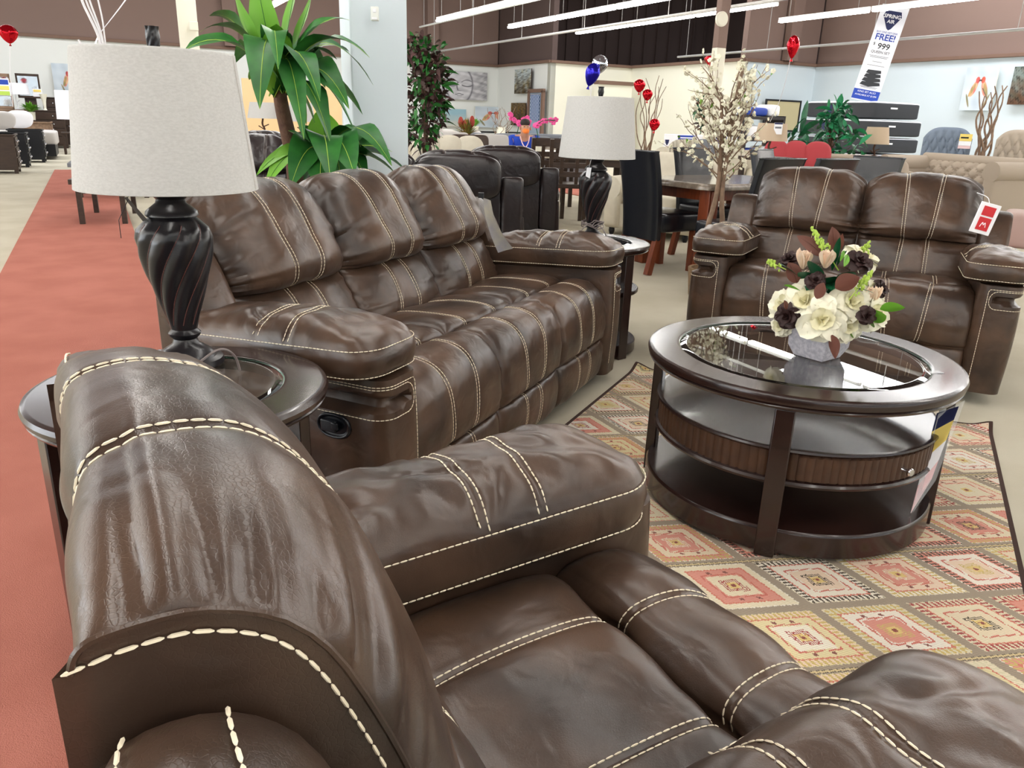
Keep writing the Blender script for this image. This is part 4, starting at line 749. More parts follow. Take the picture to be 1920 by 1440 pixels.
again(PC, 'black chair back nearest the blossom tree, its back toward the camera', (1.70, 6.02, 0), RAD(33+180), group=GP)
again(PC, 'black chair behind the loveseat, second of the two with backs to the camera', (2.20, 6.30, 0), RAD(33+180), group=GP)
again(PC, 'black chair at right end of the marble table, turned sideways', (2.76, 6.66, 0), RAD(33-90), group=GP)
again(PC, 'black chair mostly hidden at far right of the marble table', (2.62, 7.75, 0), RAD(50), group=GP)

# blossom tree between loveseat and marble table
def branchy(mb, a, d, L, r, depth, rs, m=0, tips=None, spread=.6, n=3, up_=.2, wob=.12):
    k = 6; pts = [np.array(a)]; dd = np.array(d, float)
    for i in range(k): dd = dd+rs.normal(size=3)*wob+np.array([0, 0, up_*.15]); dd /= np.linalg.norm(dd); pts.append(pts[-1]+dd*L/k)
    mb.tube(pts, np.linspace(r, r*.55, k+1), 6, m)
    if tips is not None: tips += [p for p in pts[2:]]
    if depth > 0:
        for j in range(n): i = rs.randint(2, k+1); nd = dd+rs.normal(size=3)*spread; nd[2] += up_; nd /= np.linalg.norm(nd); branchy(mb, pts[i], nd, L*rs.uniform(.55, .8), r*.5, depth-1, rs, m, tips, spread, n, up_, wob)
T = thing('blossom_tree', 'artificial white blossom tree with twin bare trunks behind loveseat', 'artificial tree', (1.40, 5.55, 0)); rs = np.random.RandomState(12); m = MB(); tips = []
for dx, top in ((-.03, 1.12), (.03, 1.30)):
    pts = chai([(dx, 0, .15), (dx*2.2, .02, .45), (dx*.3, 0, .75), (dx*.8, 0, 1.05), (dx, .0, top), (dx*2, 0, top+.25)], 3); m.tube(pts, np.linspace(.022, .010, len(pts)), 9)
for k in range(50):
    z = .80+.56*k/50; a = k*2.4; d = np.array([cos(a), sin(a)*.8, .75]); d /= np.linalg.norm(d); branchy(m, (0, 0, z), d, rs.uniform(.20, .36), .005, 1, rs, 0, tips, .5, 2, .35)
m.obj('trunk_and_branches', BRN, T); m = MB(); m2 = MB(); rs2 = np.random.RandomState(5)
for p in tips:
    if rs2.rand() < .78:
        q = p+rs2.normal(size=3)*.012; R_ = rs2.uniform(.008, .019); F_ = frame_to(rs2.normal(size=3)+np.array([0, -1, .2]))
        for j in range(5): a = j*1.2566; o_ = F_@np.array([cos(a)*R_*.6, sin(a)*R_*.6, 0]); m.ell(q+o_, (R_*.62, R_*.62, R_*.3), 0, 6, 4, R=F_)
    elif rs2.rand() < .22: leafmesh(m2, p, p+rs2.normal(size=3)*.035+np.array([0, 0, .02]), .02, .1, 0, 5)
m.obj('blossoms', PET, T); m2.obj('leaves', LF2, T); m = MB(); m.lathe([(.10, 0), (.14, .02), (.16, .22), (.14, .22), (.13, .18), (0, .18)], 24); m.obj('pot', BASK, T)

# ------------------------------------------------------------------ dracaena, maroon tree and other plants
def dracaena():
    D = 4.30; b0 = atd(552, 320, D); T = thing('potted_dracaena', 'tall artificial dracaena with broad arching green leaves behind three seat sofa', 'artificial plant', (b0[0], b0[1], 0)); o0 = np.array([b0[0], b0[1], 0]); loc = lambda x, y, d=0: atd(x, y, D+d)-o0
    m = MB(); m.lathe([(.13, 0), (.15, .02), (.19, .30), (.175, .30), (.165, .26), (0, .26)], 28); m.obj('pot', BASK, T)
    m = MB(); pts = chai([(0, 0, .2), (.0, 0, .7), loc(552, 300), loc(540, 250), loc(528, 200), loc(524, 170)], 2); m.tube(pts, np.linspace(.05, .032, len(pts)), 12); m.obj('trunk', TRK, T)
    crown = [(345, 95, -.35, .075, .22), (430, -35, -.05, .07, -.02), (392, 30, .15, .075, .25), (375, 60, -.1, .06, .3), (476, -60, .1, .075, .0), (560, -60, .2, .06, .0), (592, -30, .1, .06, .0), (655, 38, -.05, .07, .22), (693, 108, -.25, .08, .30), (655, 97, .3, .07, .2), (632, 112, .15, .055, .3), (518, 45, -.35, .085, .05), (487, 205, -.50, .10, .5), (467, 150, .2, .06, .2), (600, 190, -.45, .085, .42), (655, 205, -.2, .10, .42), (676, 275, -.15, .085, .42), (620, 272, -.35, .09, .38), (575, 235, -.15, .055, .5), (570, 262, -.55, .07, .40), (600, 120, .4, .08, .25), (680, 215, .3, .06, .3), (700, 160, .2, .05, .4), (440, 120, .4, .06, .3), (522, 130, -.6, .06, .35), (610, 165, .5, .1, .3), (590, 232, .1, .06, .45)]
    rs = np.random.RandomState(3); G = [MB(), MB()]; base = loc(522, 178)
    for i, (x, y, d, w, ar) in enumerate(crown): tip = loc(x, y, d); leafmesh(G[1 if i in (1, 4, 5, 6, 11, 13, 18) else 0], base+rs.normal(size=3)*.015, tip, w*2.1, ar, 0, 14, roll=rs.uniform(-.5, .5)+(.9 if abs(tip[2]-base[2]) > .35 and abs(tip[0]-base[0]) < .15 else 0), cup=.22, vein=1, wave=.05)
    low = [(480, 330, -.2, .06, .25), (497, 352, -.25, .08, .3), (545, 352, -.35, .12, .35), (600, 362, -.4, .13, .32), (560, 235, .1, .08, .1), (598, 205, .15, .10, .05), (640, 345, -.3, .10, .3), (690, 345, -.2, .10, .3), (745, 330, -.1, .10, .22), (762, 322, .1, .10, .22), (735, 285, .1, .10, .15), (700, 255, .2, .08, .2), (655, 245, .2, .07, .2), (510, 290, .1, .06, .3), (540, 245, -.1, .07, .1), (622, 255, -.2, .05, .05), (735, 312, -.35, .09, .3), (665, 330, -.5, .12, .25), (570, 340, .1, .09, .3), (620, 345, -.55, .10, .28)]
    base = loc(618, 308, 0)
    for i, (x, y, d, w, ar) in enumerate(low): leafmesh(G[1 if i in (0, 1, 5, 15) else 0], base+rs.normal(size=3)*.03, loc(x, y, d), w*1.8, ar, 0, 14, roll=rs.uniform(-.5, .5)+(.8 if i in (4, 5, 14, 15) else 0), cup=.2, vein=1, wave=.05)
    m = MB(); m.tube([(.02, 0, .2), base-np.array([0, 0, .25]), base], .02, 8); m.obj('second_stem', TRK, T)
    G[0].obj('leaves', [LF1, LIM], T, sharp=0); G[1].obj('bright_leaves', [LF2, LF1], T, sharp=0)
dracaena()
def foliage_tree(label, x, D, blobs, n, ls, mt, trunk, cat='artificial tree', name='artificial_tree', seed=1, twig=None, mt2=None):
    b = atd(x, 300, D); T = thing(name, label, cat, (b[0], b[1], 0)); o0 = np.array([b[0], b[1], 0]); rs = np.random.RandomState(seed); A = MB(); B = MB(); cs = [(atd(px, py, D)-o0, rpx*D/1500.) for px, py, rpx in blobs]
    for c, R_ in cs:
        for i in range(n):
            d = rs.normal(size=3); d /= np.linalg.norm(d); p = c+d*R_*rs.uniform(.35, 1)**.6; t = p+(d*.5+rs.normal(size=3)*.6+np.array([0, 0, -.25]))*ls; leafmesh(B if (mt2 and rs.rand() < .4) else A, p, t, ls*.55, .12, 0, 5, roll=rs.uniform(-1, 1))
    A.obj('leaves', mt, T, sharp=0)
    if mt2: B.obj('green_leaves', mt2, T, sharp=0)
    m = MB(); top = cs[0][0]; m.tube(chai([(0, 0, .15), (.02, 0, top[2]*.5), (top[0]*.7, top[1]*.7, top[2])], 2), .022, 8)
    for c, R_ in cs: m.tube([(top[0]*.3, 0, c[2]*.7), c], [.012, .004], 6)
    m.obj('trunk', trunk, T); m = MB(); m.lathe([(.11, 0), (.15, .26), (.135, .26), (.13, .22), (0, .22)], 22); m.obj('pot', BASK, T); return T
foliage_tree('maroon and green leafy artificial tree beside the white column', 795, 7.6, [(800, 115, 36), (790, 165, 46), (795, 215, 42), (785, 95, 26), (815, 140, 26), (790, 250, 32), (815, 190, 20)], 130, .075, LFR, TRK, seed=4, mt2=LF1)
foliage_tree('dark leafy artificial tree standing against the back partition', 1322, 21, [(1322, 195, 14), (1325, 225, 14), (1316, 210, 12), (1328, 245, 12)], 60, .16, LF3, TRK, seed=6, mt2=LFR)
foliage_tree('bushy green artificial ficus with twigs beside the mattress stack', 1560, 13.5, [(1548, 235, 22), (1585, 235, 26), (1560, 265, 30), (1595, 275, 26), (1530, 275, 20), (1575, 210, 14), (1550, 220, 12)], 30, .14, LF3, TRK, seed=8, mt2=mat('leaf_mid_green', (38, 132, 84), .45, spec=.4))
foliage_tree('small green plant rising behind the red cushions', 1490, 13.0, [(1480, 262, 7), (1498, 258, 10)], 8, .22, LF3, TRK, cat='artificial plant', name='artificial_plant', seed=9)

def willow(label, x, D, ytop, ybase, spread, n, seed, vase=BASK, mt=BRN, name='branch_vase', r=.012):
    b = atd(x, 300, D); T = thing(name, label, 'branches in vase', (b[0], b[1], 0)); zt = atd(x, ytop, D)[2]; zb = max(.3, atd(x, ybase, D)[2]); rs = np.random.RandomState(seed); m = MB()
    for i in range(n):
        a = rs.uniform(0, 2*pi); top = zt*rs.uniform(.82, 1.0); pts = [np.array([0, 0, zb*.4])]
        for t in np.linspace(.2, 1, 7): w = spread*(t**.8); ww = .28*spread; pts.append(np.array([cos(a)*w*.8+rs.uniform(-ww, ww), sin(a)*w*.5+rs.uniform(-ww, ww), zb*.4+(top-zb*.4)*t]))
        pts = chai(pts, 2); m.tube(pts, np.linspace(r, r*.35, len(pts)), 6)
    m.obj('branches', mt, T); m = MB(); m.lathe([(.09, 0), (.13, zb*.3), (.14, zb*.8), (.12, zb), (.11, zb), (.12, zb*.5), (0, .05)], 22); m.obj('vase', vase, T); return T
willow('curly brown branches with red balloons in a woven basket behind far lamp', 1208, 12.0, 140, 290, .22, 11, 3)
willow('tall curly tan branches standing against the right wall', 1838, 19.0, 150, 330, .34, 8, 7, r=.03)
willow('thin bare twigs rising out of the green ficus', 1540, 14.6, 180, 300, .22, 5, 9, mt=TRK)
willow('small pale branch arrangement on the console by the bird canvas', 938, 25.0, 196, 238, .5, 14, 11, vase=WHC, r=.012)

# ------------------------------------------------------------------ wall mounted and far things
def onplane(px, py, axis, val):
    """point where the sight line meets the building plane L=val (axis 1) or R=val (axis 0)"""
    d = ray(px, py); n = Lv if axis else Rv; t = val/(d[:2]@n); return np.array([0, 0, CAM_H])+t*d
def wallframe(x0, y0, x1, y1, axis, val):
    a = onplane(x0, y0, axis, val); b = onplane(x1, y1, axis, val); c = (a+b)/2; w = np.linalg.norm((b-a)[:2]); h = abs(a[2]-b[2]); zb = min(a[2], b[2]); rz = PHI if axis else PHI-pi/2
    return (c[0], c[1], zb), rz, w, h
def mix(a, b, t): t = np.clip(t, 0, 1)[..., None]; return np.array(a, float)*(1-t)+np.array(b, float)*t
def canvas(label, fr, fn, nx=90, nz=90, frame=None, d=.035, name='canvas_painting', cat='painting', rz=None, loc=None, w=None, h=None):
    if fr: loc, rz, w, h = fr
    T = thing(name, label, cat, loc, rz); m = MB(); image_panel(m, w, h, fn, nx, nz, y=-d); o = m.obj('painted_face', PAINT, T); paint(o, np.concatenate(m.col)); m = MB(); m.box((0, -d/2+.0005, h/2), (w, d-.002, h)); m.obj('stretcher_frame', frame or WHC, T, .002); return T
def blob(U, V, cx, cy, rx, ry, a=0): x = (U-cx); y = (V-cy); return np.exp(-(((x*cos(a)+y*sin(a))/rx)**2+((-x*sin(a)+y*cos(a))/ry)**2))
def p_face(U, V):
    n = n2(U, V, 4, 1); c = mix((158, 156, 160), (206, 204, 206), .5+.5*n); face = 1/(1+np.exp(((U-.42)**2/.075+(V-.52)**2/.42-1)*18)); c = mix((0, 0, 0), (1, 1, 1), face)*0+c*(1-face[..., None]*.45)+face[..., None]*.45*mix((186, 184, 188), (226, 224, 226), .5+.5*n2(U, V, 2, 2))
    line = np.zeros_like(U)
    for cx in (.27, .58): x = (U-cx)/.11; line = np.maximum(line, np.exp(-((V-(.52-.045*(1-x**2)))/.02)**2)*(np.abs(x) < 1)); line = np.maximum(line, .8*np.exp(-((V-(.63+.07*(1-x**2)))/.016)**2)*(np.abs(x) < 1.1))
    line = np.maximum(line, np.exp(-((U-(.40-.03*np.sin((V-.3)*9)))/.012)**2)*(V > .33)*(V < .62)); x = (U-.42)/.09; line = np.maximum(line, np.exp(-((V-(.2+.018*np.cos(x*4)))/.014)**2)*(np.abs(x) < 1)); line = np.maximum(line, .5*np.exp(-((V-.14)/.012)**2)*(np.abs(x) < .6)); line = np.maximum(line, .6*blob(U, V, .42, .32, .06, .015))
    edge = np.exp(-(((U-.42)**2/.075+(V-.52)**2/.42-1)*9)**2); line = np.maximum(line, .7*edge); right = np.clip((U-.78)*6, 0, 1)*(.5+.5*n2(U, V*2, 7, 4)); c = mix((0, 0, 0), (1, 1, 1), line)*0+c*(1-line[..., None]*.75)+np.array([60, 58, 64.])*line[..., None]*.75
    return c*(1-.18*right[..., None])
def p_birds(single=False):
    def f(U, V):
        c = mix((186, 198, 208), (212, 221, 228), .5+.4*n2(U, V, 1.4, 7)); sm = lambda d: 1/(1+np.exp(d*26))
        def put(c, m_, col): return c*(1-m_[..., None])+m_[..., None]*col
        for cx, s, hd in (((.5, 1, (160, 62, 66)),) if single else ((.34, 1, (188, 70, 76)), (.68, -1, (196, 84, 62)))):
            x, y = (U-cx)*s, V-.5; r = lambda px, py, rx, ry, a: np.sqrt((((x-px)*cos(a)+(y-py)*sin(a))/rx)**2+((-(x-px)*sin(a)+(y-py)*cos(a))/ry)**2)-1
            t = .5+.5*n2(U, V, 5, 3); c = put(c, sm(r(-.13, -.27, .030, .17, .45)), mix((120, 124, 96), (170, 150, 120), t)); c = put(c, sm(r(0, 0, .085, .20, .45*-1+.0)), mix((206, 120, 110), (226, 190, 150), t))
            c = put(c, sm(r(-.045, -.03, .045, .17, -.5)), mix((150, 140, 96), (200, 160, 110), t)); c = put(c, sm(r(.085, .20, .062, .075, 0)), mix(hd, (214, 110, 96), t)); c = put(c, sm(r(.15, .19, .028, .018, .4)), np.array([90, 70, 64.]))
        return c
    return f
def p_land(a, b, c_, sd):
    return lambda U, V: mix(a, b, V*1.2+.25*n2(U, V, 3, sd))*(1-.35*np.clip(n2(U, V, 6, sd+1), 0, 1)[..., None])+.0*U[..., None]+(.3*np.clip(n2(U, V, 2, sd+2), 0, 1))[..., None]*(np.array(c_, float)-120)
WL, WC, WR, WA = 28.22, 13.78, 20.08, 18.62
canvas('wide grey canvas of a serene face with closed eyes on left wall', wallframe(822, 131, 912, 189, 1, WL), p_face, 130, 80, WHC)
canvas('pale canvas of two birds leaning behind the far console', wallframe(890, 199, 955, 240, 1, WL), p_birds(), 80, 60)
canvas('pale blue seascape canvas low on the far left wall', wallframe(815, 203, 873, 238, 1, WL), lambda U, V: mix((206, 200, 186), (150, 184, 196), V*1.3+.1*n2(U, V, 2, 5)), 60, 40)
canvas('tall landscape canvas of a path under trees above the door', wallframe(967, 131, 996, 175, 0, WC), p_land((84, 74, 58), (178, 188, 190), (150, 120, 60), 21), 50, 70, DKW)
canvas('dark brown framed painting below the landscape canvas', wallframe(960, 193, 986, 236, 0, WC), p_land((66, 54, 42), (104, 86, 60), (160, 130, 60), 31), 50, 70, DKW)
canvas('white canvas with single colourful bird left of the large lamp shade', wallframe(95, 118, 152, 183, 1, WL), p_birds(True), 60, 60)
canvas('pale blue canvas of two red and tan parrots on right wall', wallframe(1876, 124, 1799, 207, 0, WR), p_birds(), 90, 90)
canvas('dark canvas with round wheel shapes cut by the right photo edge', wallframe(1960, 123, 1889, 196, 0, WR), lambda U, V: p_land((92, 66, 50), (120, 130, 124), (60, 60, 50), 41)(U, V)*(1-.6*np.exp(-((np.hypot(U-.75, V-.42)-.22)/.03)**2))[..., None], 70, 70, DKW)
fr = wallframe(1436, 187, 1492, 246, 1, WA); T = thing('framed_board', 'plain tan board in thin black frame on alcove wall', 'framed board', fr[0], fr[1]); m = MB(); m.box((0, -.02, fr[3]/2), (fr[2], .03, fr[3])); m.obj('board', CORK, T); m = MB()
for s in (-1, 1): m.box((s*fr[2]/2, -.03, fr[3]/2), (.05, .05, fr[3]+.05)); m.box((0, -.03, fr[3]/2+s*fr[3]/2), (fr[2], .05, .05))
m.obj('frame', BLP, T)
# door in the corner wall with a checked cloth, and openings of the back partition
a = onplane(996, 175, 0, WC); b = onplane(1019, 175, 0, WC); w = np.linalg.norm((b-a)[:2]); c = (a+b)/2; D1 = empty('door_1', (c[0], c[1], 0), PHI-pi/2); D1['kind'] = 'structure'
m = MB(); m.box((0, -.02, 1.03), (w, .05, 2.06)); m.obj('door_leaf', mat('pale_blue_door', (150, 166, 186), .6), D1); m = MB()
for s in (-1, 1): m.box((s*(w/2+.05), -.04, 1.06), (.12, .10, 2.12))
m.box((0, -.04, 2.12), (w+.22, .10, .12)); m.obj('door_frame', TRM, D1)
T = thing('checked_cloth', 'blue and white checked cloth hanging on the far door', 'cloth', (c[0], c[1], 1.15), PHI-pi/2); m = MB(); image_panel(m, w*.72, .85, lambda U, V: np.where((((U*6) % 1 < .5)[..., None]) ^ (((V*7) % 1 < .5)[..., None]), np.array([58, 78, 128.]), np.array([176, 190, 214.])), 24, 28, y=-.075); o = m.obj('cloth', PAINT, T); paint(o, np.concatenate(m.col)); m = MB(); m.tube([(-w*.36, -.07, .86), (w*.36, -.07, .86)], .012, 6); m.obj('hanging_rail', MET, T)
for i, (xa, xb, yt, L_) in enumerate(((1122, 1186, 157, 23.4), (1245, 1372, 152, 23.2))):
    a = onplane(xa, yt, 1, L_); b = onplane(xb, yt, 1, L_); w = np.linalg.norm((b-a)[:2]); c = (a+b)/2; z = a[2]; e = empty('wall_partition_%d' % (i+1), (c[0], c[1], 0), PHI); e['kind'] = 'structure'
    m = MB(); m.box((0, .12, z/2), (w, .24, z)); m.obj('panel', WHC, e); m = MB(); m.box((0, .10, z+.05), (w+.04, .30, .12)); m.obj('rail', TRM, e)
a = onplane(1216, 185, 1, 24.1); b = onplane(1238, 185, 1, 24.1); w = np.linalg.norm((b-a)[:2]); c = (a+b)/2; D2 = empty('door_2', (c[0], c[1], 0), PHI); D2['kind'] = 'structure'; m = MB(); m.box((-.1*w, -.05, 1.05), (w*.8, .06, 2.1)); m.obj('door_leaf', MET, D2); m = MB(); m.box((w*.4, -.03, 1.05), (w*.28, .04, 2.1)); m.obj('doorway_shade', BLP, D2)  # black slab stands in for the shade inside the doorway
# peach paint stands in for the lit storage room behind the plant
a = atd(455, 180, 24); b = atd(640, 180, 24); T = thing('lit_room_panel', 'warm peach panel standing in for a lit room beyond the dracaena leaves', 'partition', (*((a+b)/2)[:2], 0), PHI-.12); m = MB(); m.box((0, 0, 1.0), (np.linalg.norm((b-a)[:2]), .15, 2.0)); m.obj('panel', PCH, T)

# ------------------------------------------------------------------ far furniture
def gpos(px, D): p = atd(px, 260, D); return (p[0], p[1])
def facing(px, D, extra=0): p = gpos(px, D); return yaw(p)+extra
def panelchair(label, px, D, mt, rz=None, group=None, h=.98, slats=False, first=[None]):
    p = gpos(px, D); rz = yaw(p) if rz is None else rz
    T = thing('dining_chair', label, 'chair', (*p, 0), rz, group)
    if slats:
        m = MB(); m.box((0, 0, .45), (.44, .44, .05)); m.obj('seat', mt, T, .01); m = MB()
        for z, hh in ((h-.05, .10), (h-.19, .06), (h-.29, .06), (h-.39, .06)): m.box((0, -.24-.10*(z-.45), z), (.40, .03, hh))
        for x in (-.09, .09): m.beam((x, -.24, .48), (x, -.30, h-.08), .04, .025)
        m.obj('ladder_back', mt, T)
        for x in (-.21, .21): m = MB(); m.beam((x, -.20, 0), (x, -.22, .45), .045); m.beam((x, -.22, .45), (x*1.04, -.31, h), .045); m.obj('rear_post', mt, T); chairleg(T, x, .19, .43, mt, .045)
    else:
        m = MB(); pillowbox(m, (0, 0, .44), (.48, .48, .13), p=8); m.obj('seat', mt, T); m = MB(); pillowbox(m, (0, -.24, .72), (.50, .09, h-.46), p=9, rx=-.12); m.obj('backrest', mt, T)
        for x in (-.2, .2): chairleg(T, x, .18, .4, DKW); chairleg(T, x, -.2, .4, DKW)
    return T
g = 'brown ladder back chairs at the grey table'
panelchair('brown ladder back dining chair nearer the far lamp shade left edge', 1022, 10.2, DKW, group=g, slats=True, rz=facing(1022, 10.2, .25)); panelchair('brown ladder back dining chair partly below the far lamp shade', 1066, 9.7, DKW, group=g, slats=True, rz=facing(1066, 9.7, .1))
p = gpos(1100, 10.9); T = thing('dining_table', 'pale topped dining table with dark legs behind the ladder back chairs', 'table', (*p, 0), yaw(p)+.1); m = MB(); m.box((0, 0, .74), (1.2, .8, .05)); m.obj('table_top', mat('pale_wood', (196, 188, 172), .4), T, .01); m = MB(); m.box((0, 0, .67), (1.08, .7, .09)); m.obj('apron', DKW, T)
for sx in (-1, 1):
    for sy in (-1, 1): m = MB(); m.box((sx*.48, sy*.3, .33), (.09, .09, .66)); m.obj('leg', DKW, T)
g = 'pale upholstered dining chairs in the middle distance'
for px, D, lab, mt in ((847, 12.0, 'pale upholstered chair back left of the red flower pot', LGR), (920, 11.3, 'pale upholstered chair back right of the red flower pot', LGR), (782, 11.4, 'pale upholstered chair back beside the maroon tree', LGR), (806, 14.8, 'small pale chair back farther behind the pale upholstered chairs', LGR), (880, 10.6, 'dark wooden chair back between two pale upholstered chairs', DKW)): panelchair(lab, px, D, mt, group=g, slats=False)
p = gpos(878, 14.0); T = thing('dining_table', 'pale table carrying the red protea pot', 'table', (*p, 0), yaw(p)); m = MB(); m.box((0, 0, .74), (1.6, .9, .05)); m.obj('table_top', LGR, T, .01)
for sx in (-1, 1):
    for sy in (-1, 1): m = MB(); m.box((sx*.7, sy*.35, .36), (.08, .08, .72)); m.obj('leg', DKW, T)
def potplant(label, px, D, z, hgt, rad, mt, n=70, pot=(.05, .10), potm=WHC, flowers=None, seed=0, name='potted_plant', blade=.016):
    p = gpos(px, D); T = thing(name, label, 'potted plant', (*p, z)); m = MB(); m.lathe([(pot[0]*.8, 0), (pot[0], pot[1]), (pot[0]*.9, pot[1]), (0, pot[1]*.9)], 18); m.obj('pot', potm, T); rs = np.random.RandomState(seed); m = MB()
    for i in range(n): a = rs.uniform(0, 2*pi); e = rs.uniform(.25, 1.4); L = hgt*rs.uniform(.6, 1.0); leafmesh(m, (0, 0, pot[1]*.9), (rad*cos(a)*cos(e)*1.2, rad*sin(a)*cos(e)*1.2, pot[1]+L*sin(e)), blade, .12, 0, 5)
    m.obj('leaves', mt, T, sharp=0)
    if flowers: flowers(T, rs)
    return T
def protea(T, rs):
    m = MB()
    for a, x, z in ((-.2, -.10, .34), (.15, .09, .36), (.05, -.02, .30)): m.tube([(x*.3, 0, .1), (x, -.03, z-.08)], .006, 5); m.ell((x, -.03, z), (.045, .045, .09), 0, 10, 8)
    m.obj('red_flower_heads', mat('protea_red', (150, 52, 40), .7), T)
potplant('low pot of red protea flowers and green spiky leaves on pale table', 875, 13.8, .766, .32, .26, mat('olive_leaf', (92, 112, 40), .6, col2=(150, 120, 60), vs=20), flowers=protea, pot=(.12, .12), potm=BASK, n=110, blade=.03)
potplant('small round green grass plant in white pot on the far console', 890, 24.6, .80, .28, .25, LF2, pot=(.12, .14), seed=2, blade=.04)
potplant('low bright green plant between pale chairs', 922, 13.9, .766, .12, .16, LF2, pot=(.08, .04), seed=3, blade=.03)
p = gpos(921, 25.4); T = thing('console_table', 'dark console table against the far left wall', 'console', (*p, 0), PHI); m = MB(); m.box((0, 0, .77), (1.9, .4, .05)); m.obj('top', BLK, T)
for s in (-1, 1): m = MB(); m.box((s*.85, 0, .37), (.08, .36, .75)); m.obj('leg', BLK, T)
def orchid(label, px0, D, sprays, z0=.766):
    p = gpos(px0, D); T = thing('orchid_plant', label, 'orchid', (*p, z0)); o0 = np.array([*p, z0]); m = MB(); m.lathe([(.05, 0), (.07, .12), (.06, .12), (0, .1)], 16); m.obj('pot', WHC, T); st = MB(); fl = MB(); rs = np.random.RandomState(int(px0))
    for pts in sprays:
        Q = [atd(x, y, D)-o0 for x, y in pts]; st.tube(chai([(0, 0, .1), (Q[0][0]*.3, 0, Q[0][2]*.7)]+Q, 2), .006, 5); C_ = chai(Q, 2)
        for i in range(0, 11): c = C_[int((len(C_)-1)*i/10)]+rs.normal(size=3)*.012; F_ = frame_to(np.array([-p[0], -p[1], 0])+rs.normal(size=3)*3); 
        for i in range(0, 9):
            c = C_[int((len(C_)-1)*i/8)]+rs.normal(size=3)*.014; F_ = frame_to(np.array([-p[0], -p[1], 0])/np.hypot(*p)+rs.normal(size=3)*.35)
            for j in range(5): a = j*1.2566+.3; o_ = F_@np.array([cos(a)*.022, sin(a)*.022, 0]); fl.ell(c+o_, (.023, .018, .007), 0, 7, 5, R=F_)
    st.obj('stems', LF3, T); fl.obj('blossoms', PNK, T); return T
orchid('pink orchid arching above the seated person', 968, 12.6, [[(975, 232), (962, 222), (956, 214)], [(975, 232), (985, 222), (992, 232)]], .77)
orchid('pink orchid spray arching right of the seated person', 1010, 11.4, [[(1004, 236), (1020, 224), (1041, 226)]], .766)

